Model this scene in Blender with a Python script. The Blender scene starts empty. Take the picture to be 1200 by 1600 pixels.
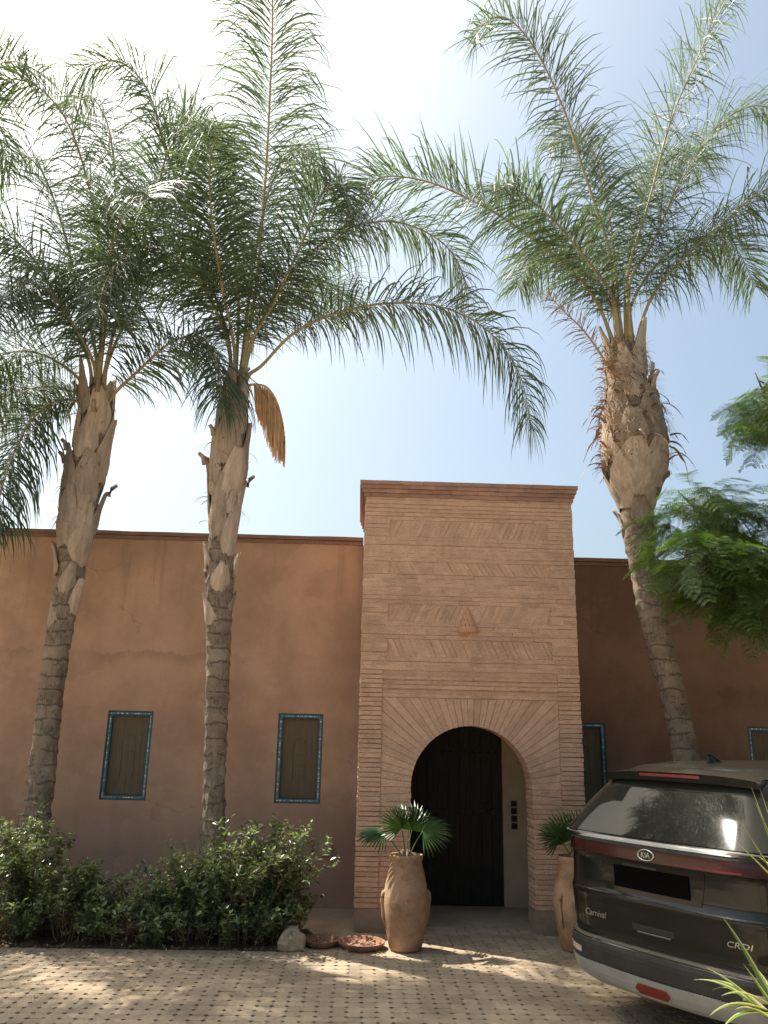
import bpy, math, random
import numpy as np
from mathutils import Vector, Matrix, noise

R = math.radians
scene = bpy.context.scene
COL = scene.collection

# ------------------------------------------------------------------ camera
PITCH, ROLL, YAW, CAM_H = R(15.7), R(1.25), R(1.4), 1.85
_f = Vector((math.sin(YAW)*math.cos(PITCH), math.cos(YAW)*math.cos(PITCH), math.sin(PITCH)))
_r = Vector((math.cos(YAW), -math.sin(YAW), 0))
_u = _r.cross(_f)
_r2 = _r*math.cos(ROLL) + _u*math.sin(ROLL)
_u2 = _u*math.cos(ROLL) - _r*math.sin(ROLL)
cam_data = bpy.data.cameras.new('camera')
cam = bpy.data.objects.new('camera', cam_data)
COL.objects.link(cam)
cam.matrix_world = Matrix(((_r2.x, _u2.x, -_f.x, 0), (_r2.y, _u2.y, -_f.y, 0), (_r2.z, _u2.z, -_f.z, CAM_H), (0, 0, 0, 1)))
cam_data.sensor_fit = 'VERTICAL'
cam_data.sensor_height = 36.0
cam_data.lens = 36.0*1250/1600
cam_data.clip_end = 2000
scene.camera = cam

# ------------------------------------------------------------------ sky, sun, exposure
SUN_EL, SUN_AZ = R(58), R(-58)          # azimuth measured clockwise from +Y: the sun stands ahead and to the left
world = bpy.data.worlds.new('World')
scene.world = world
world.use_nodes = True
nt = world.node_tree
nt.nodes.clear()
sky = nt.nodes.new('ShaderNodeTexSky')
sky.sky_type = 'NISHITA'
sky.sun_disc = False
sky.sun_elevation = SUN_EL
sky.sun_rotation = SUN_AZ
sky.altitude = 400
sky.air_density = 1.0
sky.dust_density = 8.5
sky.ozone_density = 1.0
bg = nt.nodes.new('ShaderNodeBackground')
bg.inputs['Strength'].default_value = 0.10
wo = nt.nodes.new('ShaderNodeOutputWorld')
tint = nt.nodes.new('ShaderNodeMix'); tint.data_type = 'RGBA'; tint.blend_type = 'MULTIPLY'; tint.inputs[0].default_value = 1.0
tint.inputs[7].default_value = (0.99, 1.04, 0.96, 1)          # white balance of the whole sky
nt.links.new(sky.outputs[0], tint.inputs[6]); nt.links.new(tint.outputs[2], bg.inputs['Color'])
nt.links.new(bg.outputs[0], wo.inputs['Surface'])
sun_data = bpy.data.lights.new('sun', 'SUN')
sun_data.energy = 4.0
sun_data.angle = R(0.55)
sun_data.color = (1.0, 0.94, 0.84)
sun = bpy.data.objects.new('sun', sun_data)
COL.objects.link(sun)
SUN_DIR = Vector((math.sin(SUN_AZ)*math.cos(SUN_EL), math.cos(SUN_AZ)*math.cos(SUN_EL), math.sin(SUN_EL)))
sun.rotation_euler = SUN_DIR.to_track_quat('Z', 'Y').to_euler()
sun.location = (-10, 10, 20)
vs = scene.view_settings
vs.view_transform = 'Standard'
vs.look = 'None'
vs.gamma = 1.0
vs.exposure = 1.3
vs.use_curve_mapping = False
scene.cycles.max_bounces = 8
scene.cycles.transparent_max_bounces = 8
scene.cycles.use_denoising = True

# ------------------------------------------------------------------ materials
MATS = {}
def _ramp(n, lo, hi, c0, c1):
    n.color_ramp.elements[0].position = lo; n.color_ramp.elements[0].color = (*c0, 1)
    n.color_ramp.elements[1].position = hi; n.color_ramp.elements[1].color = (*c1, 1)

def mat(name, col, rough=0.8, var=0.2, scale=6.0, bump=0.0, bscale=40.0, spec=0.3, rnd=None, rvar=0.0,
        metallic=0.0, coat=0.0, trans=0.0, tcol=None, stretch=(1, 1, 1), fine=0.0, fscale=60.0, hue=None, world=False, stain=0.0, sscale=0.9):
    """noise-varied principled surface; rnd: 'object' or 'island' adds a random tone per piece"""
    m = bpy.data.materials.new(name); m.use_nodes = True
    t = m.node_tree; N = t.nodes; L = t.links
    b = N['Principled BSDF']
    tc = N.new('ShaderNodeTexCoord'); mp = N.new('ShaderNodeMapping')
    mp.inputs['Scale'].default_value = stretch
    if world: L.new(N.new('ShaderNodeNewGeometry').outputs['Position'], mp.inputs['Vector'])
    else: L.new(tc.outputs['Object'], mp.inputs['Vector'])
    nz = N.new('ShaderNodeTexNoise'); nz.inputs['Scale'].default_value = scale
    nz.inputs['Detail'].default_value = 6; nz.inputs['Roughness'].default_value = 0.62
    L.new(mp.outputs[0], nz.inputs['Vector'])
    rp = N.new('ShaderNodeValToRGB')
    c2 = hue if hue else tuple(min(1, c*(1+var)) for c in col)
    _ramp(rp, 0.3, 0.7, tuple(c*(1-var) for c in col), c2)
    L.new(nz.outputs['Fac'], rp.inputs[0])
    out = rp.outputs[0]
    def mul(val_socket, lo, hi):
        nonlocal out
        mr = N.new('ShaderNodeMapRange'); mr.inputs['To Min'].default_value = lo; mr.inputs['To Max'].default_value = hi
        L.new(val_socket, mr.inputs['Value'])
        mx = N.new('ShaderNodeMix'); mx.data_type = 'RGBA'; mx.blend_type = 'MULTIPLY'
        mx.inputs[0].default_value = 1.0
        L.new(out, mx.inputs[6]); L.new(mr.outputs[0], mx.inputs[7])
        out = mx.outputs[2]
    if fine:
        nf = N.new('ShaderNodeTexNoise'); nf.inputs['Scale'].default_value = fscale; nf.inputs['Detail'].default_value = 3
        L.new(mp.outputs[0], nf.inputs['Vector'])
        mul(nf.outputs['Fac'], 1-fine, 1+fine)
    if stain:
        ns = N.new('ShaderNodeTexNoise'); ns.inputs['Scale'].default_value = sscale; ns.inputs['Detail'].default_value = 8; ns.inputs['Roughness'].default_value = 0.7
        L.new(mp.outputs[0], ns.inputs['Vector'])
        ms_ = N.new('ShaderNodeMapRange'); ms_.interpolation_type = 'SMOOTHSTEP'; ms_.inputs['From Min'].default_value = 0.48; ms_.inputs['From Max'].default_value = 0.66
        L.new(ns.outputs['Fac'], ms_.inputs['Value']); mul(ms_.outputs[0], 1.0, 1-stain)
    if rnd == 'object':
        oi = N.new('ShaderNodeObjectInfo'); mul(oi.outputs['Random'], 1-rvar, 1+rvar)
    elif rnd == 'island':
        ge = N.new('ShaderNodeNewGeometry'); mul(ge.outputs['Random Per Island'], 1-rvar, 1+rvar)
    L.new(out, b.inputs['Base Color'])
    b.inputs['Roughness'].default_value = rough
    b.inputs['Specular IOR Level'].default_value = spec
    b.inputs['Metallic'].default_value = metallic
    if coat:
        b.inputs['Coat Weight'].default_value = coat; b.inputs['Coat Roughness'].default_value = 0.06
    if bump:
        nb = N.new('ShaderNodeTexNoise'); nb.inputs['Scale'].default_value = bscale; nb.inputs['Detail'].default_value = 5
        L.new(mp.outputs[0], nb.inputs['Vector'])
        bp = N.new('ShaderNodeBump'); bp.inputs['Strength'].default_value = bump; bp.inputs['Distance'].default_value = 0.02
        L.new(nb.outputs['Fac'], bp.inputs['Height']); L.new(bp.outputs[0], b.inputs['Normal'])
    if trans:
        tr = N.new('ShaderNodeBsdfTranslucent')
        if tcol:
            mx = N.new('ShaderNodeMix'); mx.data_type = 'RGBA'; mx.blend_type = 'MULTIPLY'; mx.inputs[0].default_value = 1
            L.new(out, mx.inputs[6]); mx.inputs[7].default_value = (*tcol, 1)
            L.new(mx.outputs[2], tr.inputs['Color'])
        else:
            L.new(out, tr.inputs['Color'])
        ms = N.new('ShaderNodeMixShader'); ms.inputs[0].default_value = trans
        L.new(b.outputs[0], ms.inputs[1]); L.new(tr.outputs[0], ms.inputs[2])
        L.new(ms.outputs[0], N['Material Output'].inputs['Surface'])
    MATS[name] = m
    return m

def plaster(name, col, patch, crack=True):
    """earth plaster: clouded tone, vertical wash streaks, a stained seam half way up, trowel relief"""
    m = bpy.data.materials.new(name); m.use_nodes = True
    t = m.node_tree; N = t.nodes; L = t.links; b = N['Principled BSDF']
    tc = N.new('ShaderNodeTexCoord')
    def nz(scale, st=(1, 1, 1), det=6, rg=0.6):
        mp = N.new('ShaderNodeMapping'); mp.inputs['Scale'].default_value = st
        L.new(tc.outputs['Object'], mp.inputs['Vector'])
        n = N.new('ShaderNodeTexNoise'); n.inputs['Scale'].default_value = scale
        n.inputs['Detail'].default_value = det; n.inputs['Roughness'].default_value = rg
        L.new(mp.outputs[0], n.inputs['Vector']); return n.outputs['Fac']
    def mixc(fac, a, c2, mode='MIX'):
        mx = N.new('ShaderNodeMix'); mx.data_type = 'RGBA'; mx.blend_type = mode
        if isinstance(fac, float): mx.inputs[0].default_value = fac
        else: L.new(fac, mx.inputs[0])
        for s, v in ((6, a), (7, c2)):
            if isinstance(v, tuple): mx.inputs[s].default_value = (*v, 1)
            else: L.new(v, mx.inputs[s])
        return mx.outputs[2]
    def rng(s, a, c2, lo=0.0, hi=1.0):
        mr = N.new('ShaderNodeMapRange'); mr.interpolation_type = 'SMOOTHSTEP'
        for k, v in (('From Min', a), ('From Max', c2), ('To Min', lo), ('To Max', hi)): mr.inputs[k].default_value = v
        L.new(s, mr.inputs['Value']); return mr.outputs[0]
    def mth(op, a, c2):
        n = N.new('ShaderNodeMath'); n.operation = op
        for i, v in enumerate((a, c2)):
            if isinstance(v, (int, float)): n.inputs[i].default_value = v
            else: L.new(v, n.inputs[i])
        return n.outputs[0]
    c = mixc(rng(nz(0.9), 0.35, 0.65), tuple(v*0.78 for v in col), tuple(v*1.14 for v in col))
    c = mixc(rng(nz(2.6, (1, 1, 0.22)), 0.5, 0.75, 0, 0.40), c, tuple(v*0.66 for v in col))
    c = mixc(rng(nz(1.7), 0.54, 0.72, 0, 0.7), c, patch)
    c = mixc(rng(nz(7), 0.45, 0.8, 0, 0.28), c, tuple(v*1.25 for v in col))
    sp = N.new('ShaderNodeSeparateXYZ'); L.new(tc.outputs['Object'], sp.inputs[0])
    if crack:
        zz = mth('ADD', sp.outputs['Z'], mth('MULTIPLY', mth('SUBTRACT', nz(1.1, (1, 1, 0.1), 9, 0.75), 0.5), 0.55))
        band = mth('MULTIPLY', rng(zz, 2.62, 2.77), rng(zz, 2.775, 2.80, 1.0, 0.0))
        band = mth('MULTIPLY', band, rng(nz(0.7, (1, 1, 0.1), 4), 0.44, 0.60, 0.0, 0.45))
        c = mixc(band, c, tuple(v*0.52 for v in col))
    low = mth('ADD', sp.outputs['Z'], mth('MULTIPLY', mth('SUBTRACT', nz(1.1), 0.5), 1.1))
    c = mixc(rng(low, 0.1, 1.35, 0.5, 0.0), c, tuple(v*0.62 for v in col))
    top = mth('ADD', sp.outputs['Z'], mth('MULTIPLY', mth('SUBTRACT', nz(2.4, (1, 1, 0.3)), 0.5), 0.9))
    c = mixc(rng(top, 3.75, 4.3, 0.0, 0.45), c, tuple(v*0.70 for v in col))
    c = mixc(rng(nz(0.75, (1, 1, 1.4), 4), 0.575, 0.59, 0.0, 0.30), c, tuple(v*1.22 for v in col))
    drip = mth('MULTIPLY', rng(nz(5.0, (1, 1, 0.06), 5, 0.7), 0.53, 0.66), rng(sp.outputs['Z'], 2.7, 4.1, 0.0, 0.5))
    c = mixc(drip, c, tuple(v*0.55 for v in col))
    vor = N.new('ShaderNodeTexVoronoi'); vor.feature = 'DISTANCE_TO_EDGE'; vor.inputs['Scale'].default_value = 0.8
    wv = N.new('ShaderNodeMix'); wv.data_type = 'VECTOR'; wv.inputs[0].default_value = 0.35
    nv_ = N.new('ShaderNodeTexNoise'); nv_.inputs['Scale'].default_value = 2.5; nv_.inputs['Detail'].default_value = 6; L.new(tc.outputs['Object'], nv_.inputs['Vector'])
    L.new(tc.outputs['Object'], wv.inputs[4]); L.new(nv_.outputs['Color'], wv.inputs[5]); L.new(wv.outputs[1], vor.inputs['Vector'])
    crk = mth('MULTIPLY', rng(vor.outputs['Distance'], 0.001, 0.005, 1.0, 0.0), rng(nz(0.8, det=3), 0.52, 0.62, 0.0, 0.38))
    c = mixc(crk, c, tuple(v*0.35 for v in col))
    c = mixc(rng(nz(55, det=4), 0.35, 0.7, 0.0, 0.30), c, tuple(v*0.78 for v in col))
    c = mixc(rng(nz(4.2, (1, 1, 1.6), 9, 0.8), 0.56, 0.68, 0, 0.35), c, tuple(v*0.74 for v in col))
    L.new(c, b.inputs['Base Color'])
    b.inputs['Roughness'].default_value = 0.95; b.inputs['Specular IOR Level'].default_value = 0.1
    bp = N.new('ShaderNodeBump'); bp.inputs['Strength'].default_value = 0.5; bp.inputs['Distance'].default_value = 0.03
    hs = mth('ADD', mth('MULTIPLY', nz(3.0), 1.0), mth('MULTIPLY', nz(28), 0.30))
    L.new(hs, bp.inputs['Height']); L.new(bp.outputs[0], b.inputs['Normal'])
    MATS[name] = m
    return m

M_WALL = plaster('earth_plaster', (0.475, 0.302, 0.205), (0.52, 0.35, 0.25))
M_WALLR = plaster('earth_plaster_dark', (0.235, 0.138, 0.094), (0.27, 0.165, 0.115), False)  # same plaster mix in a darker tone, for the wall right of the tower
M_CREAM = mat('cream_plaster', (0.42, 0.33, 0.22), 0.92, 0.14, 3, 0.25, 20)
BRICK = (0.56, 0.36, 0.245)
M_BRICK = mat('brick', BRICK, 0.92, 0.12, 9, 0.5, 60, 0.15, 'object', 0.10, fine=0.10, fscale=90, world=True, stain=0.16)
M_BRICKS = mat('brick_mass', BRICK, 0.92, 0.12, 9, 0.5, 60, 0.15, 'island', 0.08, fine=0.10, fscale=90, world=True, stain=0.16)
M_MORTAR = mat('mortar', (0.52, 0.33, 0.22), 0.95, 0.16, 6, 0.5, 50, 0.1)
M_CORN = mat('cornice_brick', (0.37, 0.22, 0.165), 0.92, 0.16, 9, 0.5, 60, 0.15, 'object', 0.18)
M_COPING = mat('coping', (0.24, 0.15, 0.108), 0.95, 0.2, 5, 0.5, 30, 0.1)
M_DOOR = mat('dark_wood', (0.016, 0.014, 0.011), 0.55, 0.35, 4, 0.3, 30, 0.3, stretch=(8, 8, 0.6))
M_IRON = mat('iron', (0.03, 0.03, 0.03), 0.5, 0.2, 20, metallic=0.6)
M_SHUT = mat('shutter_wood', (0.15, 0.116, 0.075), 0.8, 0.12, 5, 0.3, 40, 0.2, stretch=(6, 6, 0.8))
M_FRAME = mat('frame_paint', (0.03, 0.075, 0.085), 0.45, 0.3, 12)
M_TERRA = mat('terracotta', (0.36, 0.195, 0.105), 0.88, 0.25, 4, 0.25, 45, 0.15, hue=(0.50, 0.33, 0.20), fine=0.16, stain=0.3, sscale=5)
M_LAMP = mat('lamp_clay', (0.52, 0.29, 0.175), 0.9, 0.1, 12)
M_SAUCER = mat('saucer_clay', (0.23, 0.115, 0.075), 0.85, 0.25, 8, 0.4, 40, hue=(0.34, 0.17, 0.11))
M_SOIL = mat('soil', (0.085, 0.058, 0.038), 0.95, 0.4, 9, 0.8, 30, 0.1)
M_JOINT = mat('joint_dirt', (0.055, 0.040, 0.026), 0.95, 0.4, 14, 0.8, 40, 0.1)
M_DUST = mat('joint_dust', (0.30, 0.225, 0.15), 0.95, 0.25, 14, 0.4, 60, 0.1, 'island', 0.3)
PAVE = (0.37, 0.288, 0.20)
M_PAVER = mat('paver', PAVE, 0.9, 0.20, 2.2, 0.45, 60, 0.2, 'object', 0.13, fine=0.14, fscale=40, world=True, stain=0.30, sscale=1.3)
M_PAVERS = mat('paver_mass', PAVE, 0.9, 0.20, 2.2, 0.45, 60, 0.2, 'island', 0.13, fine=0.14, fscale=40, world=True, stain=0.30, sscale=1.3)
M_GROUND = mat('far_ground', (0.36, 0.28, 0.195), 0.95, 0.25, 1.5, 0.4, 30, 0.1)
M_STONE = mat('stone', (0.40, 0.30, 0.18), 0.9, 0.3, 9, 0.6, 30, hue=(0.48, 0.40, 0.28))
def bark(name, col):
    """palm bark: uneven ring scars, upright fissures, blotches"""
    m = mat(name, col, 0.93, 0.30, 4, 0, 30, 0.12, stretch=(1, 1, 1.5), fine=0.22, fscale=45)
    t = m.node_tree; N = t.nodes; L = t.links; b = N['Principled BSDF']
    src = b.inputs['Base Color'].links[0].from_socket
    tc = N.new('ShaderNodeTexCoord'); sp = N.new('ShaderNodeSeparateXYZ'); L.new(tc.outputs['Object'], sp.inputs[0])
    def mth(op, a, c=0.0):
        n = N.new('ShaderNodeMath'); n.operation = op
        for i, v in enumerate((a, c)):
            if isinstance(v, (int, float)): n.inputs[i].default_value = v
            else: L.new(v, n.inputs[i])
        return n.outputs[0]
    nz = N.new('ShaderNodeTexNoise'); nz.inputs['Scale'].default_value = 5; nz.inputs['Detail'].default_value = 5; L.new(tc.outputs['Object'], nz.inputs['Vector'])
    n2 = N.new('ShaderNodeTexNoise'); n2.inputs['Scale'].default_value = 9; n2.inputs['Detail'].default_value = 3; L.new(tc.outputs['Object'], n2.inputs['Vector'])
    fr = mth('FRACT', mth('DIVIDE', mth('ADD', sp.outputs['Z'], mth('MULTIPLY', nz.outputs['Fac'], 0.16)), 0.155))
    ring = mth('MULTIPLY', mth('LESS_THAN', fr, 0.13), mth('GREATER_THAN', n2.outputs['Fac'], 0.42))
    mp = N.new('ShaderNodeMapping'); mp.inputs['Scale'].default_value = (1, 1, 0.22); L.new(tc.outputs['Object'], mp.inputs['Vector'])
    vo = N.new('ShaderNodeTexVoronoi'); vo.feature = 'DISTANCE_TO_EDGE'; vo.inputs['Scale'].default_value = 26; L.new(mp.outputs[0], vo.inputs['Vector'])
    fis = mth('MULTIPLY', mth('LESS_THAN', vo.outputs['Distance'], 0.05), mth('GREATER_THAN', nz.outputs['Fac'], 0.47))
    dk = mth('MAXIMUM', mth('MULTIPLY', ring, 0.62), mth('MULTIPLY', fis, 0.5))
    mx = N.new('ShaderNodeMix'); mx.data_type = 'RGBA'; L.new(dk, mx.inputs[0]); L.new(src, mx.inputs[6]); mx.inputs[7].default_value = (col[0]*0.28, col[1]*0.26, col[2]*0.25, 1)
    L.new(mx.outputs[2], b.inputs['Base Color'])
    bp = N.new('ShaderNodeBump'); bp.inputs['Strength'].default_value = 0.9; bp.inputs['Distance'].default_value = 0.02
    L.new(mth('SUBTRACT', mth('MULTIPLY', n2.outputs['Fac'], 0.5), dk), bp.inputs['Height']); L.new(bp.outputs[0], b.inputs['Normal'])
    return m
M_TRUNK = bark('palm_bark', (0.24, 0.19, 0.142))
M_BOOT = mat('palm_sheath', (0.40, 0.32, 0.245), 0.9, 0.28, 5, 0.6, 50, 0.15, 'object', 0.34, stretch=(4, 4, 0.6), fine=0.32, fscale=30)
M_FIBRE = mat('palm_fibre', (0.31, 0.22, 0.145), 0.9, 0.35, 8, 0, 40, 0.1, 'island', 0.4)
M_MIDRIB = mat('palm_midrib', (0.33, 0.27, 0.14), 0.6, 0.25, 3, 0, 40, 0.3)
M_PLEAF = mat('palm_leaflet', (0.098, 0.136, 0.086), 0.46, 0.25, 1.6, 0, 40, 0.32, 'island', 0.42, trans=0.42, tcol=(1.2, 1.3, 0.8))
M_SPADIX = mat('palm_flower', (0.78, 0.56, 0.32), 0.8, 0.15, 10, 0, 40, 0.2, 'island', 0.15, trans=0.5)
M_SHRUB = mat('shrub_leaf', (0.170, 0.205, 0.100), 0.30, 0.35, 3, 0, 40, 0.7, 'island', 0.60, trans=0.42, tcol=(1.25, 1.35, 0.6))
M_TWIG = mat('twig', (0.16, 0.11, 0.07), 0.9, 0.3, 12)
M_JLEAF = mat('feathery_leaf', (0.098, 0.158, 0.052), 0.45, 0.30, 2, 0, 40, 0.4, 'island', 0.45, trans=0.46, tcol=(1.4, 1.5, 0.55))
M_JBARK = mat('tree_bark', (0.11, 0.085, 0.065), 0.95, 0.35, 9, 0.8, 30)
M_FAN = mat('fan_leaf', (0.055, 0.105, 0.030), 0.40, 0.3, 4, 0, 40, 0.5, 'island', 0.25, trans=0.30, tcol=(1.3, 1.4, 0.5))
M_YUC = mat('yucca_green', (0.12, 0.19, 0.045), 0.4, 0.25, 3, 0, 40, 0.5, trans=0.25, tcol=(1.3, 1.3, 0.5))
M_YUCE = mat('yucca_margin', (0.46, 0.46, 0.16), 0.45, 0.2, 3, 0, 40, 0.4, trans=0.25)
M_LITTER = mat('dry_leaf', (0.40, 0.29, 0.16), 0.85, 0.3, 10, 0, 40, 0.2, 'island', 0.45)
M_PAINT = mat('car_paint', (0.005, 0.0065, 0.006), 0.30, 0.2, 4, 0, 40, 0.14, coat=0.6)
M_GLASS = mat('car_glass', (0.014, 0.016, 0.014), 0.03, 0.15, 3, 0, 40, 0.11)
M_CHROME = mat('satin_chrome', (0.55, 0.55, 0.52), 0.28, 0.05, 4, metallic=0.9)
M_SILVER = mat('silver_plastic', (0.33, 0.325, 0.30), 0.42, 0.15, 5, spec=0.5, metallic=0.3)
M_PLASTIC = mat('black_plastic', (0.022, 0.022, 0.021), 0.6, 0.25, 9, 0.2, 120, 0.35)
M_RED = mat('red_lens', (0.030, 0.003, 0.003), 0.16, 0.15, 6, spec=0.45)
M_REDL = mat('red_reflector', (0.16, 0.010, 0.007), 0.2, 0.1, 40, 0.3, 200, 0.6)
M_CLEAR = mat('clear_reflector', (0.50, 0.40, 0.34), 0.25, 0.2, 30, spec=0.6)
M_RUBBER = mat('rubber', (0.02, 0.02, 0.02), 0.85, 0.2, 20)
M_PLATE = mat('number_plate_black', (0.002, 0.002, 0.002), 0.9, 0.05, 5, spec=0.05)
M_TILE = {}
for _n, _c in (('tile_turquoise', (0.10, 0.33, 0.36)), ('tile_glaze', (0.06, 0.17, 0.32)), ('tile_blue', (0.028, 0.105, 0.15)), ('tile_white', (0.48, 0.53, 0.52)), ('tile_dark', (0.02, 0.04, 0.06))):
    M_TILE[_n] = mat(_n, _c, 0.22, 0.15, 20, 0, 40, 0.5, 'island', 0.25)

def dusty(m, amount, col=(0.33, 0.28, 0.21)):
    """a real film of dust: more on faces that look up, broken by noise"""
    t = m.node_tree; N = t.nodes; L = t.links; b = N['Principled BSDF']
    src = b.inputs['Base Color'].links[0].from_socket
    tc = N.new('ShaderNodeTexCoord')
    n = N.new('ShaderNodeTexNoise'); n.inputs['Scale'].default_value = 3.2; n.inputs['Detail'].default_value = 9; n.inputs['Roughness'].default_value = 0.7
    L.new(tc.outputs['Object'], n.inputs['Vector'])
    mr = N.new('ShaderNodeMapRange'); mr.inputs['From Min'].default_value = 0.35; mr.inputs['From Max'].default_value = 0.75
    mr.inputs['To Min'].default_value = amount*0.35; mr.inputs['To Max'].default_value = amount
    L.new(n.outputs['Fac'], mr.inputs['Value'])
    mx = N.new('ShaderNodeMix'); mx.data_type = 'RGBA'
    ge = N.new('ShaderNodeNewGeometry'); sp = N.new('ShaderNodeSeparateXYZ'); L.new(ge.outputs['Normal'], sp.inputs[0])
    up = N.new('ShaderNodeMapRange'); up.inputs['From Min'].default_value = 0.75; up.inputs['From Max'].default_value = 0.98; up.inputs['To Max'].default_value = min(0.5, amount*8)
    L.new(sp.outputs['Z'], up.inputs['Value'])
    ad = N.new('ShaderNodeMath'); ad.operation = 'ADD'; L.new(mr.outputs[0], ad.inputs[0]); L.new(up.outputs[0], ad.inputs[1])
    L.new(ad.outputs[0], mx.inputs[0]); L.new(src, mx.inputs[6]); mx.inputs[7].default_value = (*col, 1)
    L.new(mx.outputs[2], b.inputs['Base Color'])
dusty(M_PAINT, 0.022); dusty(M_GLASS, 0.05); dusty(M_PLASTIC, 0.05); dusty(M_RED, 0.03)

# ------------------------------------------------------------------ mesh helpers
class MB:
    def __init__(s): s.v = []; s.f = []; s.m = []
    def add(s, verts, faces, mi=0):
        o = len(s.v); s.v.extend([tuple(v) for v in verts])
        for f in faces: s.f.append(tuple(i+o for i in f)); s.m.append(mi)
    def box(s, x0, x1, y0, y1, z0, z1, mi=0, jit=0.0, rng=random):
        v = [(x, y, z) for z in (z0, z1) for y in (y0, y1) for x in (x0, x1)]
        if jit: v = [(x+rng.uniform(-jit, jit), y+rng.uniform(-jit, jit), z+rng.uniform(-jit, jit)) for x, y, z in v]
        s.add(v, [(0, 2, 3, 1), (4, 5, 7, 6), (0, 1, 5, 4), (1, 3, 7, 5), (3, 2, 6, 7), (2, 0, 4, 6)], mi)
    def grid(s, rows, mi=0, closed=False):
        nu = len(rows[0]); v = [p for r in rows for p in r]; f = []
        for i in range(len(rows)-1):
            for j in range(nu if closed else nu-1):
                k = (j+1) % nu
                f.append((i*nu+j, i*nu+k, (i+1)*nu+k, (i+1)*nu+j))
        s.add(v, f, mi)
    def prism(s, poly, y0, y1, mi=0):
        """poly: (x, z) outline, extruded along y"""
        n = len(poly)
        v = [(x, y0, z) for x, z in poly] + [(x, y1, z) for x, z in poly]
        f = [tuple(range(n)), tuple(range(2*n-1, n-1, -1))] + [(i, i+n, (i+1) % n+n, (i+1) % n) for i in range(n)]
        s.add(v, f, mi)
    def tube(s, pts, radii, n=8, mi=0, cap=True):
        pts = [Vector(p) for p in pts]; rows = []
        ref = Vector((0.13, 0.2, 1)).normalized()
        for i, p in enumerate(pts):
            t = (pts[min(i+1, len(pts)-1)] - pts[max(i-1, 0)]).normalized()
            a = t.cross(ref)
            if a.length < 0.2: a = t.cross(Vector((1, 0, 0)))
            a.normalize(); b = t.cross(a)
            r = radii[i] if isinstance(radii, (list, tuple)) else radii
            rows.append([p + (a*math.cos(2*math.pi*k/n) + b*math.sin(2*math.pi*k/n))*r for k in range(n)])
        o = len(s.v); s.grid(rows, mi, True)
        if cap:
            s.f.append(tuple(o+k for k in range(n))[::-1]); s.m.append(mi)
            e = o+(len(rows)-1)*n; s.f.append(tuple(e+k for k in range(n))); s.m.append(mi)
    def lathe(s, prof, n=40, c=(0, 0), mi=0, ang=(0, 2*math.pi)):
        full = abs(ang[1]-ang[0]-2*math.pi) < 1e-6
        m = n if full else n+1
        rows = [[(c[0]+r*math.cos(ang[0]+(ang[1]-ang[0])*k/n), c[1]+r*math.sin(ang[0]+(ang[1]-ang[0])*k/n), z) for k in range(m)] for r, z in prof]
        s.grid(rows, mi, full)
    def build(s, name, mats, parent=None, smooth=False):
        me = bpy.data.meshes.new(name); me.from_pydata(s.v, [], s.f)
        if not isinstance(mats, (list, tuple)): mats = [mats]
        for m in mats: me.materials.append(m)
        if len(mats) > 1: me.polygons.foreach_set('material_index', s.m)
        if smooth: me.polygons.foreach_set('use_smooth', [True]*len(s.f))
        me.update()
        o = bpy.data.objects.new(name, me); COL.objects.link(o)
        if parent: o.parent = parent
        return o

def recalc(o):
    import bmesh
    bm = bmesh.new(); bm.from_mesh(o.data); bmesh.ops.recalc_face_normals(bm, faces=bm.faces); bm.to_mesh(o.data); bm.free()
    return o
def tag(o, label=None, cat=None, group=None, kind=None):
    for k, v in (('label', label), ('category', cat), ('group', group), ('kind', kind)):
        if v: o[k] = v
    return o
def empty(name, loc=(0, 0, 0), rz=0.0, parent=None):
    o = bpy.data.objects.new(name, None); COL.objects.link(o); o.location = loc; o.rotation_euler = (0, 0, rz)
    o.empty_display_size = 0.2
    if parent: o.parent = parent
    return o
def inst(name, mesh, parent, loc=(0, 0, 0), rot=(0, 0, 0), sc=(1, 1, 1)):
    o = bpy.data.objects.new(name, mesh); COL.objects.link(o); o.parent = parent
    o.location = loc; o.rotation_euler = rot; o.scale = sc
    return o
def catmull(P, n):
    P = [Vector(p) for p in P]; Q = [P[0]*2-P[1]] + P + [P[-1]*2-P[-2]]; out = []
    segs = len(P)-1
    for i in range(n):
        t = i/(n-1)*segs; k = min(int(t), segs-1); u = t-k
        a, b, c, d = Q[k:k+4]
        out.append(0.5*((2*b) + (c-a)*u + (2*a-5*b+4*c-d)*u*u + (3*b-a-3*c+d)*u**3))
    return out
def lerp_tab(tab, x):
    if x <= tab[0][0]: return tab[0][1]
    for (a, va), (b, vb) in zip(tab, tab[1:]):
        if x <= b: return va + (vb-va)*(x-a)/(b-a)
    return tab[-1][1]
M_PLINTH = mat('plinth_plaster', (0.30, 0.225, 0.155), 0.93, 0.2, 4, 0.4, 25)

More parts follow.
